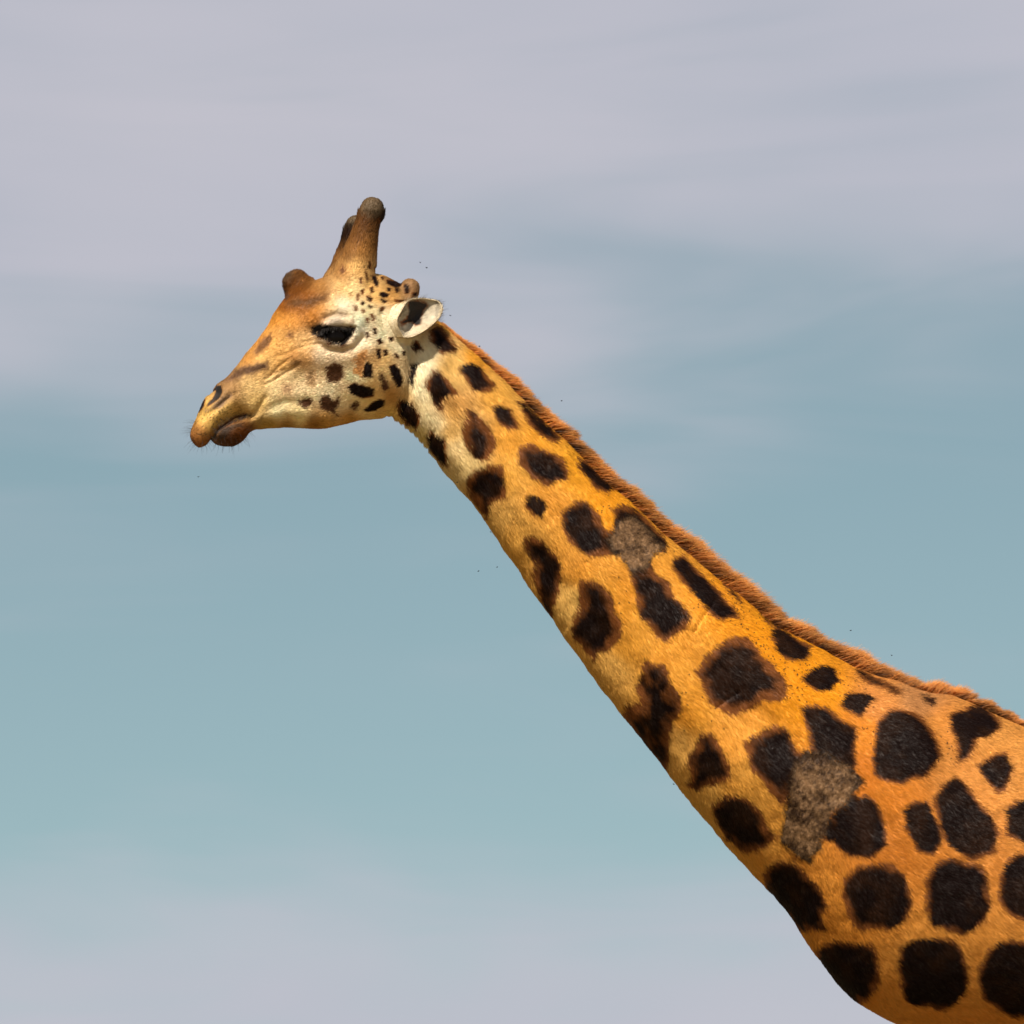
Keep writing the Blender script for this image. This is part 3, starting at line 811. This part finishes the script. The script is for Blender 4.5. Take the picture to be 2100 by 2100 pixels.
def coat(sdf, scol, sfr, sso, base, scb, P, per_hair=None):
    """colour of the coat at points with these fields"""
    n1 = fbm(P, 50, 21, 2) * 0.0080 + fbm(P * np.array((1, 1, 1)), 190, 25, 2) * 0.0042
    sdf = np.where(sso < 1.4, sdf - 0.0011, np.where(sso < 1.9, sdf - 0.0018, sdf))
    d = sdf + n1 * np.where(sso < 1.4, 0.15, 1.0)
    if per_hair is not None:
        d = d + per_hair * np.where(sso < 1.4, 0.0008, 0.0032)
    w = sso * MPP
    m = smooth(w, -w, d)[:, None]
    fr = (sfr * MPP) * 1.25
    dd = sdf + fbm(P, 28, 31, 3) * fr * 1.2
    f = smooth(-fr * 1.15, 0.0, dd)[:, None]
    isb = (scol.max(1) < 0.03)[:, None]
    fringe = np.where(isb, np.array((0.17, 0.055, 0.014)), scol * 1.5)
    sc = scol * (1 - f) + fringe * f
    vb = np.clip(0.15 + 1.0 * fbm(P, 22, 41, 3), 0, 0.8)[:, None]
    sc = sc * (1 - vb * isb) + (sc * 1.4 + np.array((.018, .006, .002))) * vb * isb
    tint = 1 + np.stack([0.07 * fbm(P, 16, 51, 3), 0.13 * fbm(P, 16, 51, 3), 0.22 * fbm(P, 16, 51, 3)], 1)
    tint *= (1 + np.where(P[:, 0] < HPIV[0], 0.20, 0.0) * fbm(P, 34, 57, 3))[:, None]
    b = np.clip(base * tint * (1 + 0.10 * fbm(P, 60, 55, 2))[:, None], 0, 0.95)
    c = b * (1 - m) + sc * m
    rag = 0 if per_hair is None else per_hair * 0.003
    s = smooth(0.004, -0.004, scb + fbm(P, 38, 61, 3) * 0.014 + fbm(P, 150, 62, 2) * 0.006 + rag)[:, None]
    g = np.clip(0.40 + 0.95 * fbm(P, 170, 65, 2) + 0.7 * fbm(P, 24, 66, 3), 0, 1)[:, None]
    scabc = np.array((0.035, 0.016, 0.007)) * (1 - g) + np.array((0.33, 0.185, 0.09)) * g
    scabc = scabc * (1 - 0.65 * smooth(-0.014, -0.001, scb + fbm(P, 60, 63, 2) * 0.008))[:, None]
    return np.clip(c * (1 - s) + scabc * s, 0.003, 0.95)


CCOL = np.where((SDF < 0)[:, None], SCOL, BASE)
CCOL[INF] = coat(SDF[INF], SCOL[INF], SFR[INF], SSO[INF], BASE[INF], SCB[INF], V[INF])

# ------------------------------------------------------------------ the giraffe object
def new_mat(name):
    m = bpy.data.materials.new(name)
    m.use_nodes = True
    t = m.node_tree
    return m, t, t.nodes['Principled BSDF']


root = bpy.data.objects.new('giraffe', None)
COL.objects.link(root)
root.location = (FX, 0, 0)
root['label'] = 'giraffe with tan coat, dark patches, brown mane and two horns standing in profile'
root['category'] = 'giraffe'


def child(o, parent=root):
    COL.objects.link(o)
    o.parent = parent
    o.matrix_parent_inverse.identity()
    p = parent
    o.location = -Vector(root.location) if parent is root else (0, 0, 0)
    return o


def mesh_from(name, V, Q, mat, smooth_=True):
    m = bpy.data.meshes.new(name)
    m.vertices.add(len(V))
    m.vertices.foreach_set('co', np.asarray(V, np.float32).ravel())
    Q = np.asarray(Q, np.int32)
    m.loops.add(Q.size)
    m.loops.foreach_set('vertex_index', Q.ravel())
    m.polygons.add(len(Q))
    m.polygons.foreach_set('loop_start', np.arange(0, Q.size, Q.shape[1], dtype=np.int32))
    m.polygons.foreach_set('use_smooth', np.full(len(Q), smooth_))
    m.update(calc_edges=True)
    m.materials.append(mat)
    return m


hide, t, bs = new_mat('giraffe_hide')
at = N(t, 'ShaderNodeAttribute', attribute_name='coat')
scb = N(t, 'ShaderNodeAttribute', attribute_name='scab')
tcn = N(t, 'ShaderNodeTexCoord')
fine = noise_n(t, tcn.outputs['Object'], 420, 3, 0.6)
colr = mixc(t, 0.35, at.outputs['Color'], mixc(t, fine, (.35, .3, .27), (1.3, 1.3, 1.3)), 'MULTIPLY')
t.links.new(at.outputs['Color'], bs.inputs['Base Color'])
bs.inputs['Roughness'].default_value = 0.62
bs.inputs['Specular IOR Level'].default_value = 0.25
bmp = N(t, 'ShaderNodeBump')
bmp.inputs['Strength'].default_value = 0.5
bmp.inputs['Distance'].default_value = 0.002
t.links.new(fine, bmp.inputs['Height'])
t.links.new(bmp.outputs[0], bs.inputs['Normal'])

bm_ = mesh_from('body', V, Q, hide)
a = bm_.attributes.new('coat', 'FLOAT_COLOR', 'POINT')
a.data.foreach_set('color', np.hstack([CCOL, np.ones((nv, 1))]).astype(np.float32).ravel())
a = bm_.attributes.new('scab', 'FLOAT', 'POINT')
a.data.foreach_set('value', SCB.astype(np.float32))
body = child(bpy.data.objects.new('body', bm_))

# ------------------------------------------------------------------ hair
def hair_mat(name, rough, spec, ends=False):
    m, t, bs = new_mat(name)
    c = N(t, 'ShaderNodeAttribute', attribute_name='hcol')
    nn = N(t, 'ShaderNodeAttribute', attribute_name='hnor')
    t.links.new(nn.outputs['Vector'], bs.inputs['Normal'])
    bs.inputs['Roughness'].default_value = rough
    bs.inputs['Specular IOR Level'].default_value = spec
    if ends:
        c2 = N(t, 'ShaderNodeAttribute', attribute_name='tcol')
        tl = N(t, 'ShaderNodeBsdfTranslucent')
        mx = N(t, 'ShaderNodeMixShader')
        mx.inputs[0].default_value = 0.4
        t.links.new(bs.outputs[0], mx.inputs[1]); t.links.new(tl.outputs[0], mx.inputs[2])
        t.links.new(mx.outputs[0], t.nodes['Material Output'].inputs['Surface'])
        hi = N(t, 'ShaderNodeHairInfo')
        t.links.new(mixc(t, mapr(t, hi.outputs['Intercept'], 0.45, 1.0), c.outputs['Color'], c2.outputs['Color']), bs.inputs['Base Color'])
        t.links.new(bs.inputs['Base Color'].links[0].from_socket, tl.inputs['Color'])
    else:
        t.links.new(c.outputs['Color'], bs.inputs['Base Color'])
    return m


def curves(name, pts, rad, hcol, hnor, mat, tcol=None, parent=root):
    """pts n,k,3"""
    n, k, _ = pts.shape
    hc = bpy.data.hair_curves.new(name)
    hc.add_curves([k] * n)
    hc.position_data.foreach_set('vector', pts.astype(np.float32).ravel())
    r = hc.attributes.get('radius') or hc.attributes.new('radius', 'FLOAT', 'POINT')
    r.data.foreach_set('value', np.broadcast_to(rad, (n, k)).astype(np.float32).ravel())
    def vec(nm, kind, arr, key):
        at = hc.attributes.new(nm, kind, 'CURVE')
        at.data.foreach_set(key, arr.astype(np.float32).ravel())
    one = np.ones((n, 1))
    vec('hcol', 'FLOAT_COLOR', np.hstack([hcol, one]), 'color')
    if tcol is not None:
        vec('tcol', 'FLOAT_COLOR', np.hstack([tcol, one]), 'color')
    vec('hnor', 'FLOAT_VECTOR', hnor, 'vector')
    hc.materials.append(mat)
    o = bpy.data.objects.new(name, hc)
    o['kind'] = 'stuff'
    return child(o, parent)


# faces that carry fur: everything the lens could see of head, neck and chest, both flanks
FC = V[Q].mean(1)
fpix = SP[Q].mean(1)
FN = np.cross(V[Q[:, 2]] - V[Q[:, 0]], V[Q[:, 3]] - V[Q[:, 1]])
FA = np.linalg.norm(FN, axis=1) / 2
FN /= 2 * FA[:, None] + 1e-15
fhead = ISHEAD[Q[:, 0]]
dens = np.where(fhead, 28e4, 18e4) * FA
dens[(fpix[:, 0] > 2260) | (FC[:, 2] < 1.95)] = 0
facing = FN[:, 1]
dens[facing > 0.35] *= 0.3
fear = EARI[Q[:, 0]]
noth = inside(fpix, EYE) & (fear < 0)
dens[noth] = 0
dens[inside(fpix, spots[[i for i, q_ in enumerate(spots) if q_[1] == (.010, .007, .005)][0]][0]) & (fear < 0)] = 0
dens[fear > 0.6] *= 1.3
NH = int(dens.sum())
print('fur hairs', NH)
fi = rng.choice(len(Q), NH, p=dens / dens.sum())
a_, b_ = rng.random((2, NH))
wts = np.stack([(1 - a_) * (1 - b_), a_ * (1 - b_), a_ * b_, (1 - a_) * b_], 1)
qv = Q[fi]
def itp(A):
    if A.ndim == 1:
        return (A[qv] * wts).sum(1)
    return np.einsum('nkc,nk->nc', A[qv], wts)
HP = itp(V); HN = itp(NV); HN /= np.linalg.norm(HN, axis=1)[:, None]
HS = itp(SP)
hh = ISHEAD[qv[:, 0]]
sc_h = itp(SCB)
hsf = itp(SDF); 
# lay of the coat
ax_head = headp(Z1((1500, 900)))[0] - headp(Z1((75, 1700)))[0]; ax_head /= np.linalg.norm(ax_head)
flow = np.zeros((NH, 3))
ang = np.radians(np.interp(HS[:, 0], [800, 900, 1300, 1700, 2000, 2200], [62, 56, 50, 42, 30, 15]))
flow[:, 0] = np.cos(ang); flow[:, 2] = -np.sin(ang)
flow[hh] = ax_head
horn = hh & (HS[:, 1] < 390 + 560 / 3.45) & (HS[:, 0] > 380 + 1000 / 3.45)
flow[horn] = headp(Z1((1325, 100)))[0] - headp(Z1((1180, 620)))[0]
earh = EARI[qv[:, 0]] >= 0
flow[earh] = headp(Z1((1820, 840)), -.1)[0] - headp(Z1((1430, 940)), -.1)[0]
flow /= np.linalg.norm(flow, axis=1)[:, None]
sw = np.stack([fbm(HP, 9, 71 + k, 2) for k in range(3)], 1) * 0.45
flow = flow + sw + rng.normal(0, 0.16, (NH, 3))
scabh = sc_h < 0
flow[scabh] = rng.normal(0, 1, (scabh.sum(), 3))
flow -= (flow * HN).sum(1)[:, None] * HN
flow /= np.linalg.norm(flow, axis=1)[:, None] + 1e-9
ln = np.where(hh, 0.0075, 0.013) * rng.uniform(0.6, 1.25, NH)
ln[horn] *= 1.7
knob = horn & (HS[:, 1] < 390 + 150 / 3.45)
ln[knob] *= 0.45
brow = hh & (np.hypot(HS[:, 0] - 604, HS[:, 1] - 570) < 34)
ln[brow] *= 1.7
muz = hh & (HS[:, 0] < 380 + 330 / 3.45)
ln[muz] *= 0.55
ln[earh] *= np.where(EARI[qv[earh, 0]] > 0.3, 1.4 + 2.0 * (rng.random(earh.sum()) < 0.15), 0.9)
ln[scabh] *= 0.8
lift = np.where(hh, 0.28, 0.24) + rng.uniform(0, 0.18, NH)
lift[scabh] = rng.uniform(0.2, 0.8, scabh.sum())
lift[horn] += 0.12
d0 = flow + HN * (lift * 1.5)[:, None]; d0 /= np.linalg.norm(d0, axis=1)[:, None]
d1_ = flow + HN * (lift * 0.4)[:, None]; d1_ /= np.linalg.norm(d1_, axis=1)[:, None]
p0 = HP - HN * 0.0006
p1 = p0 + d0 * (ln * 0.5)[:, None]
p2 = p1 + d1_ * (ln * 0.5)[:, None]
pts = np.stack([p0, p1, p2], 1)
hc_ = coat(hsf, SCOL[qv[:, 0]], SFR[qv[:, 0]], SSO[qv[:, 0]], itp(BASE), sc_h, HP, rng.normal(0, 1, NH))
hc_ = np.clip(hc_ * np.exp(rng.normal(0, 0.15, NH))[:, None], 0.003, 0.95)
hn = HN + 0.35 * d1_ * 0 + rng.normal(0, 0.20, (NH, 3)); hn /= np.linalg.norm(hn, axis=1)[:, None]
fur_m = hair_mat('short_fur', 0.6, 0.03)
curves('fur', pts, np.array((.0003, .00027, .0001)), hc_, hn, fur_m)

# mane: along the crest of the neck, in tufts that lean back
crest = np.array([s[:3] for s in secs])[2:19]
crest2 = catmull(crest, 800)
seg = np.r_[0, np.cumsum(np.linalg.norm(np.diff(crest2, axis=0), axis=1))]
NM = 60000
u = rng.random(NM) * seg[-1]
cpx = np.stack([np.interp(u, seg, crest2[:, k]) for k in range(3)], 1)
tg = np.stack([np.interp(u, seg, np.gradient(crest2[:, k], seg)) for k in range(3)], 1)
tg /= np.linalg.norm(tg, axis=1)[:, None]
upn = np.stack([-tg[:, 2], 0 * u, tg[:, 0]], 1); upn[upn[:, 2] < 0] *= -1
lat = np.clip(rng.normal(0, 0.5, NM), -1, 1)
fr_ = u / seg[-1]
wid = np.interp(fr_, [0, .06, .3, .8, 1], [.006, .012, .017, .015, .008])
rootp = cpx + np.stack([0 * u, lat * wid, 0 * u], 1) - upn * (0.004 + 0.10 * (np.abs(lat) * wid)[:, None] * 2)
length = np.interp(fr_, [0, .05, .15, .35, .6, .75, .88, .96, 1], [.016, .034, .058, .076, .080, .076, .060, .056, .030])
q1 = np.stack([u * 30, 0 * u, lat * 0.3], 1)
clump = vnoise(q1, 1.0, 81); clump2 = vnoise(q1, 2.7, 85); clump3 = vnoise(q1, 7.0, 88)
length = length * (0.86 + 0.22 * clump + 0.26 * clump2 + 0.16 * clump3) * rng.uniform(0.55, 1.12, NM)
lean = 0.70 + 0.42 * clump2 + 0.35 * clump3 + rng.normal(0, 0.13, NM)
side = lat * 0.32 + 0.16 * clump + rng.normal(0, 0.10, NM)
dirs = upn + tg * lean[:, None] + np.stack([0 * u, side, 0 * u], 1)
dirs /= np.linalg.norm(dirs, axis=1)[:, None]
dir2 = upn * 0.75 + tg * (lean * 1.35)[:, None] + np.stack([0 * u, side * 1.2, 0 * u], 1)
dir2 /= np.linalg.norm(dir2, axis=1)[:, None]
K = 5
mp = [rootp]
for k in range(1, K):
    w = k / (K - 1)
    dd = dirs * (1 - w) + dir2 * w
    mp.append(mp[-1] + dd * (length / (K - 1))[:, None])
mp = np.stack(mp, 1)
dark = np.clip(0.42 + 0.9 * clump2 + 0.6 * clump3 + 0.3 * vnoise(q1, 1.3, 91), 0, 1)[:, None]
rc = np.array((.64, .22, .04)) * (1 - dark) + np.array((.05, .016, .005)) * dark
tcl = np.array((.92, .40, .105)) * (1 - 0.55 * dark) * np.exp(rng.normal(0, .18, NM))[:, None]
rc = rc * np.exp(rng.normal(0, .25, NM))[:, None]
nn = upn * 0.5 + np.stack([0 * u, lat * 0.9 - 0.45, 0 * u], 1) + rng.normal(0, .25, (NM, 3)); nn /= np.linalg.norm(nn, axis=1)[:, None]
curves('mane', mp, np.array((.0004, .0004, .00035, .00026, .00008)), np.clip(rc, 0, .9), nn, hair_mat('mane_hair', 0.5, 0.25, True), np.clip(tcl, 0, .9))

# ------------------------------------------------------------------ eyes, lashes, whiskers
eye_m, t, bs = new_mat('eye_wet')
bs.inputs['Base Color'].default_value = (.004, .0028, .0022, 1)
bs.inputs['Roughness'].default_value = 0.09
bs.inputs['Specular IOR Level'].default_value = 0.08
# place the ball just behind the lids: find the lid surface round the opening
nb = np.where((EARI < 0) & (np.abs(psdf(SP, EYE)) < 6) & ((V - HPIV) @ HL < 0))[0]
lidv = np.median((V[nb] - HPIV) @ HL)
ec = headp(EYE.mean(0), lidv)[0]
ER = 0.036
ec = ec + HL * (ER - 0.010)
ec += np.array((0, 0, -0.002))


def ball(c, r, nu=32, nvv=20):
    vs = []
    for i in range(nvv + 1):
        ph = math.pi * i / nvv
        for j in range(nu):
            th = 2 * math.pi * j / nu
            vs.append((math.sin(ph) * math.cos(th), math.sin(ph) * math.sin(th), math.cos(ph)))
    vs = np.array(vs) * r + c
    q = [(i * nu + j, (i + 1) * nu + j, (i + 1) * nu + (j + 1) % nu, i * nu + (j + 1) % nu) for i in range(nvv) for j in range(nu)]
    return vs, q


for s in (-1, 1):
    c = ec if s < 0 else ec - 2 * ((ec - HPIV) @ HL) * HL
    vs, q = ball(c, ER)
    child(bpy.data.objects.new('eye', mesh_from('eye', vs, q, eye_m)))

lash_m, t, bs = new_mat('dark_hair')
bs.inputs['Base Color'].default_value = (.012, .009, .008, 1)
bs.inputs['Roughness'].default_value = 0.5


def strands(name, P, parent=root, r0=.0004, mat=lash_m):
    n, k, _ = P.shape
    rad = np.linspace(1, .25, k) * r0
    return curves(name, P, rad, np.tile((.012, .009, .008), (n, 1)), np.tile((0., -1, 0), (n, 1)), mat, parent=parent)


def bez(p0, d0, d1, ln, k=6):
    out = [p0]
    for i in range(1, k):
        w = i / (k - 1)
        d = d0 * (1 - w) + d1 * w
        d = d / np.linalg.norm(d, axis=1)[:, None]
        out.append(out[-1] + d * (ln / (k - 1))[:, None])
    return np.stack(out, 1)


def mirror_pts(P): return P - 2 * (((P - HPIV) @ HL)[..., None]) * HL


lid = catmull(Z1((965, 985), (1030, 958), (1110, 950), (1190, 968)), 200)
lr = np.array([headp(p, lidv - .004 + random.uniform(-.002, .003))[0] for p in lid])
ln_ = rng.uniform(.018, .034, len(lr))
fx = np.linspace(-1, 1, len(lr))[:, None]
dA = -HL * 1.0 + np.array((0, 0, -.75)) + fx * np.array((.35, 0, 0)) + rng.normal(0, .12, lr.shape)
dB = -HL * 0.8 + np.array((-.25, 0, -.9)) + fx * np.array((.3, 0, 0)) + rng.normal(0, .12, lr.shape)
LA = bez(lr, dA, dB, ln_)
for s in (-1, 1):
    o = strands('eyelashes', LA if s < 0 else mirror_pts(LA))

# whiskers round lips and chin, sprouting from the skin itself
lipm = np.where((EARI < 0) & ISHEAD & (SP[:, 1] > 390 + 1600 / 3.45) & (SP[:, 0] < 380 + 470 / 3.45))[0]
wlow = lipm[(NV[lipm, 2] < -0.1) | (SP[lipm, 0] < 380 + 85 / 3.45)]
wi = rng.choice(wlow, 170)
wp = V[wi]
wd = NV[wi] + np.array((-.15, -.1, -.55)) + rng.normal(0, .25, wp.shape)
W1 = bez(wp, NV[wi] + rng.normal(0, .2, wp.shape), wd, rng.uniform(.010, .034, len(wp)))
strands('whiskers', W1, r0=.00028)

# hooves
hoof_m, t, bs = new_mat('hoof_horn')
bs.inputs['Base Color'].default_value = (.06, .045, .035, 1)
bs.inputs['Roughness'].default_value = 0.55
for x in (FX - .02, HX + .08):
    for s in (-1, 1):
        rings = []
        for z, r, sh in ((0, .105, -.035), (.03, .1, -.03), (.08, .085, -.012), (.13, .068, 0), (.15, .05, 0)):
            th = np.linspace(0, 2 * np.pi, 28, endpoint=False)
            cl = 1 - 0.22 * np.exp(-((th - np.pi) / .16) ** 2)
            rings.append(np.stack([x + sh + np.cos(th) * r * 1.15 * cl, s * .17 + np.sin(th) * r * .85, np.full(28, z)], 1))
        rings = np.array(rings)
        vs = rings.reshape(-1, 3)
        q = [(i * 28 + j, i * 28 + (j + 1) % 28, (i + 1) * 28 + (j + 1) % 28, (i + 1) * 28 + j) for i in range(4) for j in range(28)]
        child(bpy.data.objects.new('hoof', mesh_from('hoof', vs, q, hoof_m)))
# tail tuft
tp = TX + (.08, 0, -.75) + rng.normal(0, .008, (1500, 3))
TT = bez(tp, np.tile((0, 0, -1.), (1500, 1)) + rng.normal(0, .2, (1500, 3)), np.tile((0, 0, -1.), (1500, 1)) + rng.normal(0, .1, (1500, 3)), rng.uniform(.3, .6, 1500))
strands('tail_tuft', TT, r0=.0008)

# ------------------------------------------------------------------ ground
g_m, t, bs = new_mat('dry_grassland')
tcn = N(t, 'ShaderNodeTexCoord')
n1 = noise_n(t, tcn.outputs['Object'], 0.15, 6, 0.6)
n2 = noise_n(t, tcn.outputs['Object'], 4.0, 5, 0.65)
c1 = mixc(t, n1, (.17, .12, .06), (.12, .12, .045))
c2 = mixc(t, mapr(t, n2, .4, .65), c1, (.24, .18, .095))
t.links.new(c2, bs.inputs['Base Color'])
bs.inputs['Roughness'].default_value = 0.95
gv = []
NG = 64
rad = [0] + list(np.geomspace(3, 9000, 30))
gv = [(1.8, 0, 0)]
for r in rad[1:]:
    for j in range(NG):
        th = 2 * math.pi * j / NG
        gv.append((1.8 + r * math.cos(th), r * math.sin(th), -0.0 if r < 60 else 0.35 * math.sin(r * .013 + 3 * th) - .4))
gq = []
for i in range(len(rad) - 2):
    for j in range(NG):
        a0, b0 = 1 + i * NG + j, 1 + i * NG + (j + 1) % NG
        gq.append((a0, a0 + NG, b0 + NG, b0))
gm = bpy.data.meshes.new('ground')
gm.from_pydata(gv, [], gq + [(0, 1 + j, 1 + (j + 1) % NG) for j in range(NG)])
gm.materials.append(g_m)
go = bpy.data.objects.new('ground', gm)
go['kind'] = 'structure'
COL.objects.link(go)

# ------------------------------------------------------------------ flies
fly_m, t, bs = new_mat('fly_dark')
bs.inputs['Base Color'].default_value = (.012, .011, .011, 1)
bs.inputs['Roughness'].default_value = 0.8
bs.inputs['Specular IOR Level'].default_value = 0.1
wing_m, t, bs = new_mat('fly_wing')
bs.inputs['Base Color'].default_value = (.02, .018, .016, 1)
bs.inputs['Roughness'].default_value = 0.8
bs.inputs['Specular IOR Level'].default_value = 0.05


def fly_mesh(open_wings):
    vs, q = [], []
    def ell(c, r):
        b = len(vs)
        a, f = ball(np.zeros(3), 1.0, 8, 5)
        vs.extend((a * r + c).tolist())
        q.extend([tuple(b + i for i in k) for k in f])
    ell(np.array((0, 0, .0011)), np.array((.0021, .0009, .0010)))
    ell(np.array((-.0012, 0, .0013)), np.array((.0013, .0011, .0011)))
    ell(np.array((-.0027, 0, .0012)), np.array((.0007, .0009, .0008)))
    nb = len(q)
    for s in (-1, 1):
        b = len(vs)
        if open_wings:
            w = [(-.0012, s * .0006, .0021), (-.0004, s * .0030, .0028), (.0012, s * .0034, .0026), (.0006, s * .0008, .0021)]
        else:
            w = [(-.0012, s * .0005, .0021), (.0004, s * .0016, .0021), (.0034, s * .0014, .0016), (.0020, s * .0003, .0022)]
        vs.extend(w); vs.extend([(x, y, z - .0002) for x, y, z in w])
        q.extend([(b, b + 1, b + 2, b + 3), (b + 7, b + 6, b + 5, b + 4), (b, b + 4, b + 5, b + 1), (b + 1, b + 5, b + 6, b + 2), (b + 2, b + 6, b + 7, b + 3), (b + 3, b + 7, b + 4, b)])
    for s in (-1, 1):                             # legs
        for x in (-.0016, -.0008, .0002):
            b = len(vs)
            vs.extend([(x, s * .0006, .0009), (x + .0002, s * .0006, .0009), (x + .0002, s * .0018, 0), (x, s * .0018, 0)])
            q.append((b, b + 1, b + 2, b + 3))
    m = mesh_from('fly', np.array(vs), q, fly_m)
    m.materials.append(wing_m)
    mi = np.zeros(len(q), np.int32); mi[nb:nb + 12] = 1
    m.polygons.foreach_set('material_index', mi)
    return m


fa, fs_ = fly_mesh(True), fly_mesh(False)
air = [(407, 979), (862, 539), (875, 550), (923, 648), (1006, 1092), (1020, 1164), (982, 1172), (1745, 1294), (1828, 1345), (1381, 1609), (984, 711), (1152, 823), (937, 990)]
for x, y in air:
    o = bpy.data.objects.new('fly', fa)
    o.location = onplane(PX((x, y)), np.array((0, random.uniform(-.25, .1), 3.5)), YN)[0]
    o.rotation_euler = (random.uniform(-.5, .5), random.uniform(-.5, .5), random.uniform(0, 6.28))
    o['label'] = 'tiny dark fly hovering in the air beside the giraffe'
    o['category'] = 'fly'
    o['group'] = 'flies hovering around the giraffe'
    COL.objects.link(o)
# resting on the coat, thickest below the mane near the shoulder
rest = [(Z3((1200, 300))[0], 70, 40, 'beside the long narrow patch under the mane'), (Z3((1350, 400))[0], 40, 30, 'beside the long narrow patch under the mane'),
        (Z3((1520, 640))[0], 55, 55, 'between the largest patch and the mane'), (Z3((1700, 860))[0], 50, 50, 'between the largest patch and a small pointed one'),
        (Z2((1400, 1340))[0], 20, 7, 'above the upper grey scab'), (Z4((880, 880))[0], 55, 32, 'by two small patches where the mane ends'),
        (Z4((1560, 1300))[0], 30, 14, 'on the shoulder between two big patches'), (Z3((1150, 1050))[0], 90, 12, 'below the largest patch of the neck'),
        (Z2((1800, 1620))[0], 22, 12, 'at the lower edge of the upper grey scab'), (Z2((950, 900))[0], 60, 6, 'in the middle of the upper neck'),
        (Z3((600, 400))[0], 60, 6, 'between two dark patches of the middle neck'), (Z4((1000, 1180))[0], 40, 9, 'above the lower grey scab on the shoulder')]
cam_side = np.where((NV[:, 1] < -0.2) & (EARI < 0) & (V[:, 1] < 0))[0]
csp = project(V[cam_side])
for c, spread, num, where in rest:
    for k in range(num):
        p = c + rng.normal(0, spread / 2, 2)
        d = np.abs(csp - p).sum(1)
        i = cam_side[int(d.argmin())]
        if d.min() > 4 or SDF[i] < 0.002:
            continue
        o = bpy.data.objects.new('fly', fs_)
        nrm = Vector(NV[i])
        o.location = V[i] + NV[i] * 0.0022
        qn = nrm.to_track_quat('Z', 'Y')
        from mathutils import Quaternion
        o.rotation_mode = 'QUATERNION'
        o.rotation_quaternion = qn @ Quaternion((0, 0, 1), random.uniform(0, 6.28))
        o['label'] = 'tiny dark fly resting on tan coat ' + where
        o['category'] = 'fly'
        o['group'] = 'flies resting ' + where
        o.scale = (.8, .8, .8)
        COL.objects.link(o)
